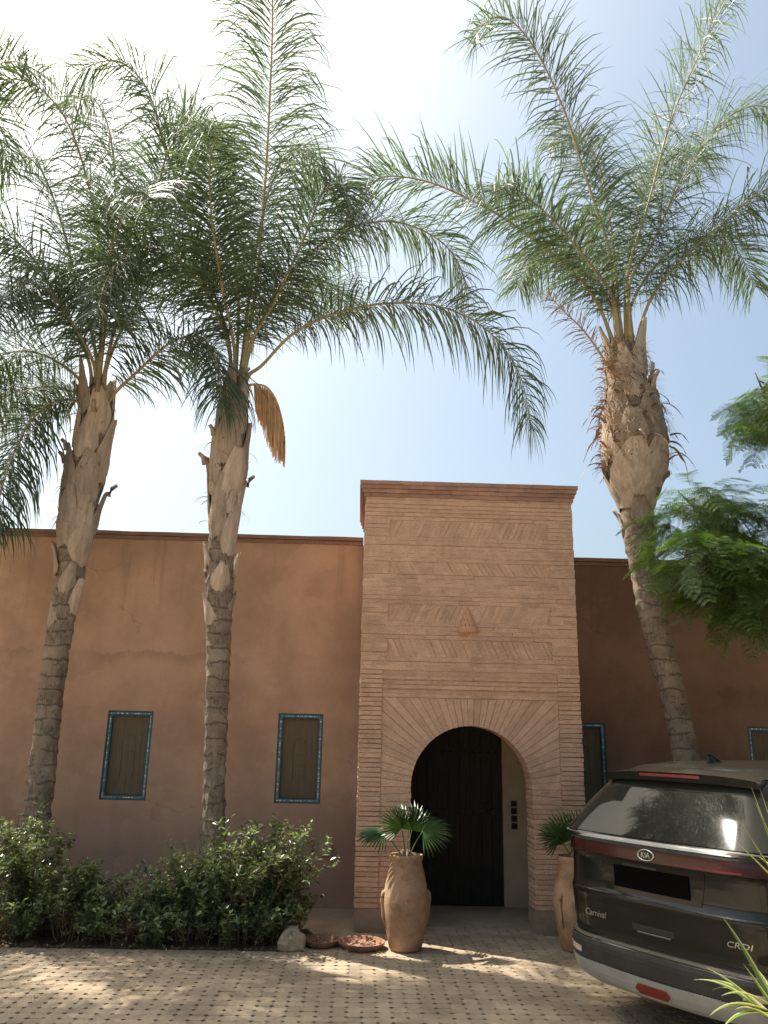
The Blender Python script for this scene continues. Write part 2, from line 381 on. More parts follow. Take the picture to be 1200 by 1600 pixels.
# ================================================================== GROUND
rng = random.Random(7)
g = MB(); g.add([(-300, -300, -0.03), (300, -300, -0.03), (300, 300, -0.03), (-300, 300, -0.03)], [(0, 1, 2, 3)])
tag(g.build('ground', M_GROUND), kind='structure')
PITCHX, HALF, CUT = 0.106, 0.0530, 0.022
pv = MB(); pv.add([(-6, 2, -0.016), (6, 2, -0.016), (6, 9.79, -0.016), (-6, 9.79, -0.016)], [(0, 1, 2, 3)])
paving = tag(pv.build('paving', M_JOINT), kind='structure')
BED_X, BED_Y = -0.58, 7.93
def octa(cx, cy, z, h=HALF, c=CUT, r=None, dz=0.0):
    q = [(-h+c, -h), (h-c, -h), (h, -h+c), (h, h-c), (h-c, h), (-h+c, h), (-h, h-c), (-h, -h+c)]
    tx, ty = (r.uniform(-dz, dz), r.uniform(-dz, dz)) if r else (0, 0)
    top = [(cx+x*0.997, cy+y*0.997, z+(x*tx+y*ty)/h) for x, y in q]
    mid = [(cx+x, cy+y, z-0.0008+(x*tx+y*ty)/h) for x, y in q]
    bot = [(cx+x, cy+y, z-0.02) for x, y in q]
    f = [tuple(range(8))]
    for k in range(8):
        j = (k+1) % 8
        f.append((k, k+8, j+8, j)); f.append((k+8, k+16, j+16, j+8))
    f = [f[0]] + [tuple(reversed(x)) for x in f[1:]]
    return top+mid+bot, [f[0]] + [tuple(reversed(x)) for x in f[1:]]
cells = []
for i in range(-55, 56):
    for j in range(0, 74):
        x, y = 0.5+PITCHX*0.5+i*PITCHX, 2.02+j*PITCHX
        if abs(x) > 5.9 or y > 9.76: continue
        if x < BED_X and y > BED_Y-0.03: continue
        if x < 0.0 and y > 8.42: continue
        if -0.1 < x < 2.45 and y > 9.05: continue
        if y > 8.62 and (-0.06 < x < 0.52 or 1.85 < x < 2.42): continue
        cells.append((x, y))
def on_screen(x, y):
    return y > 6.0 and -0.45*y < x < min(0.30*y, 1.75)
near = sorted([c for c in cells if on_screen(*c)], key=lambda c: c[0]**2+c[1]**2)[:290]
near_set = set(near)
tile_meshes = []
for k in range(5):
    r = random.Random(k); b = MB(); v, f = octa(0, 0, 0, r=r, dz=0.0008); b.add(v, f)
    me = bpy.data.meshes.new('paver'); me.from_pydata(b.v, [], b.f); me.materials.append(M_PAVER); me.update(); tile_meshes.append(me)
for x, y in near:
    inst('paver', tile_meshes[rng.randrange(5)], paving, (x, y, (rng.uniform(-0.001, 0.0005) if rng.random() < 0.9 else rng.uniform(-0.0025, -0.001))), (0, 0, rng.choice((0, 1, 2, 3))*math.pi/2+rng.uniform(-0.02, 0.02)))
b = MB()
for x, y in cells:
    if (x, y) in near_set: continue
    v, f = octa(x, y, (rng.uniform(-0.001, 0.0005) if rng.random() < 0.9 else rng.uniform(-0.0025, -0.001)), r=rng, dz=0.0008); b.add(v, f)
tag(b.build('paver_field', M_PAVERS, paving), kind='stuff')
b = MB()
for x, y in cells:
    if rng.random() < 0.42+0.55*noise.noise((x*0.9, y*0.9, 4.0)):
        cx, cy, h = x+PITCHX/2, y+PITCHX/2, CUT+0.004
        z = -rng.uniform(0.002, 0.007)
        b.add([(cx-h, cy, z), (cx, cy-h, z), (cx+h, cy, z), (cx, cy+h, z)], [(0, 1, 2, 3)])
tag(b.build('joint_sand', M_DUST, paving), kind='stuff')
# planting bed along the left wall
b = MB(); rows = []
for j in range(26):
    y = BED_Y + (9.8-BED_Y)*j/25
    rows.append([(-12+(BED_X+12)*i/120, y, (-0.012+0.05*noise.noise((i*0.6, y*3, 2.0)) if 0 < j else -0.014)+0.02*(0 < i < 120)*(j > 0)) for i in range(121)])
b.grid(rows); tag(b.build('planting_bed', M_SOIL, smooth=True), kind='structure')
b = MB(); rows = []
for j in range(16):
    y = 8.36 + (9.8-8.36)*j/15
    rows.append([(-0.60+0.61*i/12, y, -0.002+0.006*noise.noise((i*0.9, y*6, 7.0))) for i in range(13)])
b.grid(rows); tag(b.build('dirt_strip', M_GROUND, smooth=True), kind='structure')
b = MB(); rows = []
for j in range(12):
    y = 8.45 + 1.35*j/11
    rows.append([(2.75+9*i/60, y, 0.012+0.03*(noise.noise((i*0.7, y*3, 5.0))+0.6)) for i in range(61)])
b.grid(rows); tag(b.build('wall_bed', M_SOIL, smooth=True), kind='structure')
b = MB(); b.lathe([(0.0, 0.03), (0.35, 0.025), (0.55, 0.012), (0.62, 0.002)], 24, (2.15, 4.25)); tag(b.build('soil_patch', M_SOIL, smooth=True), kind='structure')

# ================================================================== HOUSE
house = empty('house', (1.2, 9.8, 0))
tag(house, 'low earth-plastered house with a projecting brick entrance tower', 'building')
HO = Vector((1.2, 9.8, 0))
def hb(mb, name, mats, parent=None, smooth=False):
    mb.v = [(x-HO.x, y-HO.y, z) for x, y, z in mb.v]
    return mb.build(name, mats, parent or house, smooth)
TX0, TX1, TY = 0.0, 2.35, 8.70
WY = 9.80
def wall_mesh(x0, x1, z1, holes, depth=0.07, xs_extra=()):
    """front face split round the window holes, reveals, top and back"""
    b = MB()
    xs = sorted({x0, x1, *[h[0] for h in holes], *[h[1] for h in holes], *xs_extra}); zs = sorted({-0.05, z1, *[h[2] for h in holes], *[h[3] for h in holes]})
    for xa, xb in zip(xs, xs[1:]):
        for za, zb in zip(zs, zs[1:]):
            xm, zm = (xa+xb)/2, (za+zb)/2
            y = WY
            for h in holes:
                if h[0] < xm < h[1] and h[2] < zm < h[3]: y = WY+depth
            b.add([(xa, y, za), (xb, y, za), (xb, y, zb), (xa, y, zb)], [(0, 1, 2, 3)])
    for a, c, d, e in holes:
        y0, y1 = WY, WY+depth
        for q in ([(a, d), (a, e)], [(c, e), (c, d)], [(a, e), (c, e)], [(c, d), (a, d)]):
            (p, r_), (s_, t_) = q
            b.add([(p, y0, r_), (p, y1, r_), (s_, y1, t_), (s_, y0, t_)], [(0, 1, 2, 3)])
    b.add([(x0, WY, z1), (x1, WY, z1), (x1, WY+0.4, z1), (x0, WY+0.4, z1)], [(0, 1, 2, 3)])
    b.add([(x0, WY+0.4, -0.05), (x1, WY+0.4, -0.05), (x1, WY+0.4, z1), (x0, WY+0.4, z1)], [(3, 2, 1, 0)])
    b.add([(x0, WY, -0.05), (x0, WY+0.4, -0.05), (x0, WY+0.4, z1), (x0, WY, z1)], [(3, 2, 1, 0)])
    b.add([(x1, WY, -0.05), (x1, WY+0.4, -0.05), (x1, WY+0.4, z1), (x1, WY, z1)], [(0, 1, 2, 3)])
    return b
WIN = [(-2.955, -2.425, 1.09, 2.085), (-0.955, -0.425, 1.09, 2.095)]
WINR = [(2.405, 2.935, 1.08, 2.065), (4.655, 5.185, 1.08, 2.065)]
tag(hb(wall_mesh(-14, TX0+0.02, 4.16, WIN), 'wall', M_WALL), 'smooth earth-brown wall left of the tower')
tag(hb(wall_mesh(TX1-0.02, 14, 3.98, WINR), 'wall', M_WALLR), 'darker-toned wall right of the tower')
def coping(x0, x1, zb, seed):
    r = random.Random(seed); b = MB()
    n = int((x1-x0)/0.22)
    for (za, zc, pr) in ((0.0, 0.045, 0.022), (0.049, 0.094, 0.045)):
        rows = [[], [], [], []]
        for i in range(n+1):
            x = x0+(x1-x0)*i/n; w = 0.007*noise.noise((x*1.3, seed, za*40))+r.uniform(-0.002, 0.002); p = pr+r.uniform(-0.004, 0.004)
            rows[0].append((x, WY+0.02, zb+za+w)); rows[1].append((x, WY-p, zb+za+w)); rows[2].append((x, WY-p+0.004, zb+zc+w)); rows[3].append((x, WY+0.42, zb+zc+w+0.012))
        b.grid(rows)
    return b
tag(hb(coping(-14, TX0-0.012, 4.16, 1), 'coping', M_COPING), 'thin stepped coping along the left parapet')
tag(hb(coping(TX1+0.012, 14, 3.98, 2), 'coping', M_COPING), 'thin stepped coping along the right parapet')
b = MB(); b.box(-14, 14, WY+0.41, 18, 3.6, 3.7); hb(b, 'roof', M_COPING)

def window(x0, x1, z0, z1, label, seed):
    r = random.Random(seed)
    w = empty('window', (x0-HO.x, WY-HO.y+0.016, z0), 0, house); w['label'] = label
    W, H = x1-x0, z1-z0
    b = MB(); t = 0.014
    for o_, th, y in ((0.0, t, -0.006), (0.046, 0.010, -0.004)):
        b.box(o_, W-o_, y, 0.05, o_, o_+th); b.box(o_, W-o_, y, 0.05, H-o_-th, H-o_)
        b.box(o_, o_+th, y, 0.05, o_+th, H-o_-th); b.box(W-o_-th, W-o_, y, 0.05, o_+th, H-o_-th)
    b.build('frame', M_FRAME, w)
    tl = MB(); n = 0
    def tile(xa, xb, za, zb):
        mi = r.choices((0, 1, 2), (4, 1.5, 3))[0]; e = r.uniform(-0.001, 0.001)
        tl.box(xa, xb, -0.005+e, 0.03, za, zb, mi)
    a, c = 0.024, 0.037
    def run(lo, hi, fn):
        q = lo
        while q < hi-0.02:
            ln = r.uniform(0.014, 0.026); fn(q, min(hi, q+ln)); q += ln+r.uniform(0.004, 0.010)
    run(a, W-a, lambda u, v: tile(u, v, a, c)); run(a, W-a, lambda u, v: tile(u, v, H-c, H-a))
    run(c+0.006, H-c-0.006, lambda u, v: tile(a, c, u, v)); run(c+0.006, H-c-0.006, lambda u, v: tile(W-c, W-a, u, v))
    bd = MB()
    for xa, xb, za, zb in ((t, W-t, t, 0.046), (t, W-t, H-0.046, H-t), (t, 0.046, 0.046, H-0.046), (W-0.046, W-t, 0.046, H-0.046)): bd.box(xa, xb, 0.0, 0.05, za, zb)
    bd.build('tile_band', M_TILE['tile_blue'], w)
    tag(tl.build('mosaic_border', [M_TILE[k] for k in ('tile_turquoise', 'tile_glaze', 'tile_white')], w), kind='stuff')
    # wooden screen: two leaves of boards, rails and a carved keyhole motif
    i0, i1 = 0.056, W-0.056
    sh = MB(); sh.box(i0, i1, 0.04, 0.062, i0, H-i0)
    shutter = sh.build('shutter', M_SHUT, w)
    nb = 6
    for k in range(nb):
        p = MB(); bw = (i1-i0)/nb
        p.box(i0+k*bw+0.001, i0+(k+1)*bw-0.001, 0.034+r.uniform(-0.001, 0.001), 0.041, i0+0.004, H-i0-0.004)
        p.build('board', M_SHUT, shutter)
    p = MB(); cx = W/2
    for s_ in (-1, 1):
        pts = [(cx+s_*0.075, 0.033, 0.24), (cx+s_*0.075, 0.033, 0.58)] + [(cx+s_*0.075*math.cos(a_), 0.033, 0.60+0.13*math.sin(a_)) for a_ in [k*math.pi/16 for k in range(1, 9)]]
        p.tube(pts, 0.006, 6)
    for zz in (0.30, 0.42, 0.54): p.tube([(cx-0.075, 0.033, zz), (cx+0.075, 0.033, zz)], 0.004, 6)
    p.build('carved_motif', M_SHUT, shutter)
window(*WIN[0], 'mosaic-edged window between the two left palm trunks', 1)
window(*WIN[1], 'mosaic-edged window beside the brick tower, above the shrubs', 2)
window(*WINR[0], 'shaded window just right of the tower, behind the parked car', 3)
window(*WINR[1], 'shaded window at the right edge, above the car roof', 4)

# ---- brick entrance tower
CX, CR, SPR = 1.18, 0.63, 1.35                     # arch centre, radius, springing height
b = MB()
FY = TY+0.008
e0, e1 = TX0+0.008, TX1-0.008
def ring_cols(y, zt, flip):
    xs = [CX-CR-0.006] + [CX+(CR+0.006)*math.cos(math.pi-k*math.pi/40) for k in range(1, 40)] + [CX+CR+0.006]
    for xa, xb in zip(xs, xs[1:]):
        za = SPR+math.sqrt(max(0, (CR+0.006)**2-(xa-CX)**2)); zb = SPR+math.sqrt(max(0, (CR+0.006)**2-(xb-CX)**2))
        q = [(xa, y, za), (xb, y, zb), (xb, y, zt), (xa, y, zt)]
        b.add(q, [(3, 2, 1, 0) if flip else (0, 1, 2, 3)])
    for xa, xb in ((e0, CX-CR-0.006), (CX+CR+0.006, e1)):
        q = [(xa, y, 0), (xb, y, 0), (xb, y, zt), (xa, y, zt)]
        b.add(q, [(3, 2, 1, 0) if flip else (0, 1, 2, 3)])
ring_cols(FY, 4.60, False)
for x, fl in ((e0, 1), (e1, 0)):
    q = [(x, FY, 0), (x, 10.3, 0), (x, 10.3, 4.60), (x, FY, 4.60)]; b.add(q, [(3, 2, 1, 0) if fl else (0, 1, 2, 3)])
b.add([(e0, FY, 4.60), (e1, FY, 4.60), (e1, 10.3, 4.60), (e0, 10.3, 4.60)], [(0, 1, 2, 3)])
b.add([(e0, 10.3, 0), (e1, 10.3, 0), (e1, 10.3, 4.60), (e0, 10.3, 4.60)], [(3, 2, 1, 0)])
tower = hb(b, 'tower_wall', M_MORTAR)
tower['label'] = 'square brick entrance tower with a round arch'
# passage behind the arch
b = MB()
ring_cols(9.02, 2.55, True)
P0, P1, PY, PZ = 0.22, 2.02, 10.0, 2.45
b.add([(P0, 9.02, 0), (P0, PY, 0), (P0, PY, PZ), (P0, 9.02, PZ)], [(3, 2, 1, 0)][::-1])
b.add([(P1, 9.02, 0), (P1, PY, 0), (P1, PY, PZ), (P1, 9.02, PZ)], [(3, 2, 1, 0)])
b.add([(P0, 9.02, PZ), (P1, 9.02, PZ), (P1, PY, PZ), (P0, PY, PZ)], [(3, 2, 1, 0)])
D0, D1, DZ = 0.58, 1.725, 2.30
for xa, xb, za, zb in ((P0, D0, 0, PZ), (D1, P1, 0, PZ), (D0, D1, DZ, PZ)):
    b.add([(xa, PY, za), (xb, PY, za), (xb, PY, zb), (xa, PY, zb)], [(0, 1, 2, 3)])
for x in (D0, D1): b.add([(x, PY, 0), (x, PY+0.08, 0), (x, PY+0.08, DZ), (x, PY, DZ)], [(0, 1, 2, 3)])
b.add([(D0, PY, DZ), (D1, PY, DZ), (D1, PY+0.08, DZ), (D0, PY+0.08, DZ)], [(0, 1, 2, 3)])
tag(hb(b, 'passage', M_CREAM), 'cream-plastered passage behind the arch')
b = MB(); b.add([(P0, 9.0, -0.001), (P1, 9.0, -0.001), (P1, 10.1, -0.001), (P0, 10.1, -0.001)], [(0, 1, 2, 3)]); hb(b, 'passage_floor', M_GROUND)
b = MB(); b.box(D0, D1, PY+0.05, PY+0.10, 0.004, DZ)
door = hb(b, 'door', M_DOOR); door['label'] = 'near-black wooden entrance door deep in the arch'
npl = 9
for k in range(npl):
    p = MB(); w_ = (D1-D0)/npl
    p.box(D0+k*w_+0.003, D0+(k+1)*w_-0.003, PY+0.03+rng.uniform(-0.003, 0.003), PY+0.052, 0.012, DZ-0.01); hb(p, 'plank', M_DOOR, door)
for zz in (0.25, 0.95, 1.65, 2.1):
    p = MB(); p.box(D0+0.02, D1-0.02, PY+0.014, PY+0.031, zz, zz+0.10); hb(p, 'rail', M_DOOR, door)
p = MB()
for zz in (0.30, 1.00, 1.70, 2.15):
    for k in range(12):
        x = D0+0.07+k*(D1-D0-0.14)/11
        p.lathe([(0.0, -0.012), (0.009, -0.009), (0.014, 0.0)], 8)
        for i in range(len(p.v)-24, len(p.v)):
            vx, vy, vz = p.v[i]; p.v[i] = (x+vx, PY+0.014+vz, zz+vy)
tag(hb(p, 'door_studs', M_IRON, door), kind='stuff')
p = MB(); ringp = [(1.55+0.05*math.cos(a), PY+0.0, 1.08+0.05*math.sin(a)) for a in [k*2*math.pi/20 for k in range(21)]]
p.tube(ringp, 0.008, 6, cap=False); hb(p, 'door_handle', M_IRON, door)
# smooth plinths under the piers
for xa, xb in ((TX0+0.004, CX-CR+0.004), (CX+CR-0.004, TX1-0.004)):
    b = MB(); b.box(xa, xb, TY+0.002, 9.03, -0.02, 0.215); hb(b, 'plinth', M_PLINTH)

# bricks -------------------------------------------------------------
r = random.Random(21)
unit = []
for k in range(6):
    q = random.Random(100+k); v = []
    for z in (0, 1):
        for y in (0, 1):
            for x in (0, 1):
                v.append((x+q.uniform(-0.012, 0.012), y*1.0, z+q.uniform(-0.07, 0.07)))
    me = bpy.data.meshes.new('brick'); me.from_pydata(v, [], [(0, 2, 3, 1), (4, 5, 7, 6), (0, 1, 5, 4), (1, 3, 7, 5), (3, 2, 6, 7), (2, 0, 4, 6)])
    me.materials.append(M_BRICK); me.update(); unit.append(me)
mass = MB()
budget = [296-41]
def brick(x0, x1, y0, y1, z0, z1, own):
    if own and budget[0] > 0:
        budget[0] -= 1
        inst('brick', unit[r.randrange(6)], tower, (x0-HO.x, y0-HO.y, z0), (0, 0, 0), (x1-x0, y1-y0, z1-z0))
    else:
        j = 0.0022
        mass.box(x0, x1, y0, y1, z0, z1, 0, j, r)
COURSE = 0.0475
def course(xa, xb, z, proud, own, y1=None, off=0.0, endl=False, endr=False, h=None):
    x = xa - off*0.24
    hh = h or (COURSE-r.uniform(0.005, 0.012))
    while x < xb-0.002:
        L_ = r.uniform(0.20, 0.27); x2 = min(xb, x+L_)
        if xb-x2 < 0.06: x2 = xb
        a = max(x, xa)
        if x2-a > 0.02:
            l_ = a-(r.uniform(-0.003, 0.006) if endl and a == xa else 0); rr = x2+(r.uniform(-0.003, 0.006) if endr and x2 == xb else 0)
            brick(l_+0.0004, rr-0.0004, TY-proud+r.uniform(-0.003, 0.003), y1 or FY+0.02, z+r.uniform(-0.001, 0.001), z+hh, own)
        x = x2
# side piers and the zone beside the arch, below the frame
PIER = 0.235
z = 0.218; k = 0
while z < 2.50:
    off = (k % 2)*0.5
    course(TX0, TX0+PIER, z, 0.016, True, 8.95, off, endl=True)
    course(TX1-PIER, TX1, z, 0.016, True, 8.95, off, endr=True)
    if z < SPR-0.10:
        course(TX0+PIER+0.002, CX-CR, z, 0.002, True, 9.02, 1-off)
        course(CX+CR, TX1-PIER-0.002, z, 0.002, True, 9.02, 1-off)
    z += COURSE; k += 1
ztop_pier = z
# stepped moulding courses over the arch
for zz, pr in ((2.262, 0.006), (2.300, -0.004), (2.352, 0.010), (2.400, -0.002), (2.448, 0.012)):
    course(TX0+PIER+0.002, TX1-PIER-0.002, zz, pr, False, h=0.036)
# voussoirs fanning from the arch to the frame
NV = 41; XL, XR, ZT = TX0+PIER+0.004, TX1-PIER-0.004, 2.255
a0 = math.asin(-0.10/CR)
for k in range(NV):
    t0 = a0+(math.pi-2*a0)*(k+0.04)/NV; t1 = a0+(math.pi-2*a0)*(k+0.96)/NV
    def hit(t, rr=None):
        dx, dz = math.cos(t), math.sin(t); c = []
        if dx > 1e-6: c.append((XR-CX)/dx)
        if dx < -1e-6: c.append((XL-CX)/dx)
        if dz > 1e-6: c.append((ZT-SPR)/dz)
        if dz < -1e-6: c.append((SPR-0.10-0.10-SPR)/dz*1.6)
        return min(c)
    p_ = [(CX+CR*math.cos(t), SPR+CR*math.sin(t)) for t in (t0, t1)]
    d0_, d1_ = hit(t0), hit(t1)
    o_ = [(CX+d*math.cos(t), SPR+d*math.sin(t)) for d, t in ((d0_, t0), (d1_, t1))]
    poly = [p_[0], o_[0], o_[1], p_[1]]
    # clip corner so that the piece never crosses the frame
    vb = MB(); yy = TY-0.002+r.uniform(-0.004, 0.003)
    vb.prism(poly, yy, 9.02)
    o = hb(vb, 'brick', M_BRICK, tower); recalc(o)
# filler between lowest voussoirs and the courses
# upper field: plain courses with four bands of slanted bricks
bands = [(2.70, 2.86, -1), (3.10, 3.245, 1), (3.59, 3.72, -1), (4.03, 4.18, 1)]
z = ztop_pier; k = 0
while z < 4.47:
    inb = [bd for bd in bands if z+COURSE > bd[0]+0.012 and z < bd[1]-0.012]
    off = (k % 2)*0.5
    pr = 0.001 if r.random() < 0.7 else 0.005
    hh = COURSE-(r.uniform(0.000, 0.002) if r.random() < 0.60 else r.uniform(0.004, 0.011))
    if inb:
        course(TX0, TX0+0.28, z, 0.004, False, 8.95, off, endl=True, h=hh); course(TX1-0.28, TX1, z, 0.004, False, 8.95, off, endr=True, h=hh)
    else:
        course(TX0, TX1, z, pr, False, 8.80, off, endl=True, endr=True, h=hh)
    z += COURSE; k += 1
for z0, z1, sg in bands:
    # snap the band to the course grid
    ka = math.ceil((z0-COURSE+0.012-ztop_pier)/COURSE-1e-6); za = ztop_pier+ka*COURSE
    kb = math.floor((z1-0.012-ztop_pier)/COURSE+1e-6); zb = ztop_pier+(kb+1)*COURSE-0.004
    x = TX0+0.285; dx = 0.085
    while x < TX1-0.285-0.06:
        w_ = 0.052
        s0, s1 = (0, dx) if sg > 0 else (dx, 0)
        lim = TX1-0.285
        poly = [(min(x+s0, lim), za), (min(x+s0+w_, lim), za), (min(x+s1+w_, lim), zb), (min(x+s1, lim), zb)]
        if poly[0][0] < poly[1][0]-0.004 and poly[3][0] < poly[2][0]-0.004:
            mass.prism(poly, TY-0.001+r.uniform(-0.002, 0.002), FY+0.02)
        x += w_+(r.uniform(0.000, 0.002) if r.random() < 0.6 else r.uniform(0.004, 0.010))
# the tower's sides
z = 0.218; k = 0
while z < 4.47:
    for side in (0, 1):
        y = 8.96 if z < ztop_pier else 8.81
        while y < 10.28:
            y2 = min(10.3, y+r.uniform(0.20, 0.27))
            x = TX0 if side == 0 else TX1-0.03
            mass.box(x+r.uniform(-0.003, 0.003), x+0.03+r.uniform(-0.003, 0.003), y+0.002, y2-0.002, z, z+COURSE-0.006, 0, 0.0015, r)
            y = y2
    z += COURSE; k += 1
o = hb(mass, 'brickwork', M_BRICKS, tower); recalc(o); tag(o, kind='stuff')
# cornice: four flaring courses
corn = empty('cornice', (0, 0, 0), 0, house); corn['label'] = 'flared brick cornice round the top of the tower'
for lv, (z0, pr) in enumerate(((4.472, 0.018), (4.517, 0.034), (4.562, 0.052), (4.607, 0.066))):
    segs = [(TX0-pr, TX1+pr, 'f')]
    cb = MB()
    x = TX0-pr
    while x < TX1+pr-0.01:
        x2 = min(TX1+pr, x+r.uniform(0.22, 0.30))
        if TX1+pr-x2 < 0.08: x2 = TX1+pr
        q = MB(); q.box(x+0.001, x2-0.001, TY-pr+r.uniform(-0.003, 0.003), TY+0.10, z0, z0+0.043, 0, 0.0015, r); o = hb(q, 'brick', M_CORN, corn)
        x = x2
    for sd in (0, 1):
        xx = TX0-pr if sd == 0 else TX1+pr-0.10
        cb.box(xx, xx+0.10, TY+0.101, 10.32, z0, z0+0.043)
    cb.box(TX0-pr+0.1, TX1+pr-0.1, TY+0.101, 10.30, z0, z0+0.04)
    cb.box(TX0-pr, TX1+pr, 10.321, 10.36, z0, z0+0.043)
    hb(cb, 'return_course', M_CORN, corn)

# ================================================================== PALMS
def frond(parent, origin, pts, seed, lmax=0.62, droop=1.0, up=0.0, n_leaf=270, bare=0.16, w0=0.0175, name='frond', mleaf=None, rib=0.03):
    r = random.Random(seed)
    P = catmull(pts, 72)
    acc = [0.0]
    for a, b_ in zip(P, P[1:]): acc.append(acc[-1]+(b_-a).length)
    tot = acc[-1]
    def at(t):
        d = t*tot
        for i in range(len(acc)-1):
            if d <= acc[i+1]+1e-9:
                u = (d-acc[i])/max(1e-6, acc[i+1]-acc[i]); return P[i].lerp(P[i+1], u), (P[min(i+2, len(P)-1)]-P[max(i-1, 0)]).normalized()
        return P[-1], (P[-1]-P[-3]).normalized()
    V = []; F = []
    UP = Vector((0, 0, 1)); out_h = Vector((P[-1].x-P[0].x, P[-1].y-P[0].y, 0))
    if out_h.length < 0.3: out_h = Vector((0.2, -1, 0))
    out_h.normalize()
    side0 = out_h.cross(UP).normalized()
    for i in range(n_leaf):
        tb = bare+(1-bare)*(i+r.uniform(-0.4, 0.4))/n_leaf
        tb = min(0.995, max(bare, tb))
        for sd in (-1, 1):
            if r.random() < 0.07: continue
            t = min(0.998, tb+r.uniform(-0.004, 0.004)); p, T = at(t)
            B = (side0 - T*side0.dot(T)); B.normalize(); N = B.cross(T)
            if N.z < 0 and abs(T.z) < 0.8: N = -N
            u = (t-bare)/(1-bare)
            L = lmax*(0.45+0.55*min(1, u/0.18))*(1-0.45*max(0, (u-0.70)/0.30)**1.5)*r.uniform(0.62, 1.12)
            alpha = R(74-34*u+r.uniform(-13, 13)); beta = R(r.choice((-38, -12, 14, 40))+r.uniform(-16, 16)+up*25)
            d = T*math.cos(alpha)+(B*sd*math.cos(beta)+N*math.sin(beta))*math.sin(alpha)
            d.normalize()
            wv = (T-d*T.dot(d)); wv = (wv.normalized()+N*r.uniform(-0.5, 0.5)); wv = wv-d*wv.dot(d); wv.normalize()
            w = w0*r.uniform(0.75, 1.15)*(0.6+0.4*L/lmax)
            seg = 5; q = p.copy(); o = len(V); dr = droop*r.uniform(0.6, 1.3)
            kink = r.random() < 0.42
            for k in range(seg+1):
                ww = w*(0.35, 1.0, 1.0, 0.85, 0.55, 0.06)[k]*0.5
                V.append(q-wv*ww); V.append(q+wv*ww)
                if k < seg:
                    q = q+d*(L/seg)
                    g_ = 0.075*dr*(k+1)*(1+0.5*L) + ((0.9, 0.5)[k-2] if kink and k in (2, 3) else 0)
                    d = (d+Vector((0, 0, -g_))).normalized()
                    wv = (wv-d*wv.dot(d)).normalized()
            for k in range(seg):
                F.append((o+2*k, o+2*k+1, o+2*k+3, o+2*k+2))
    me = bpy.data.meshes.new(name); me.from_pydata([tuple(v-origin) for v in V], [], F)
    me.materials.append(mleaf or M_PLEAF); me.update()
    ob = bpy.data.objects.new(name, me); COL.objects.link(ob); ob.parent = parent
    mb = MB(); Q = [p-origin for p in P]
    mb.tube(Q, [rib*(1.05-0.90*(i/(len(Q)-1))**0.6)+rib*1.1*max(0, 1-i/(len(Q)-1)/0.16) for i in range(len(Q))], 7)
    mb.build('midrib', M_MIDRIB, ob, True)
    return ob

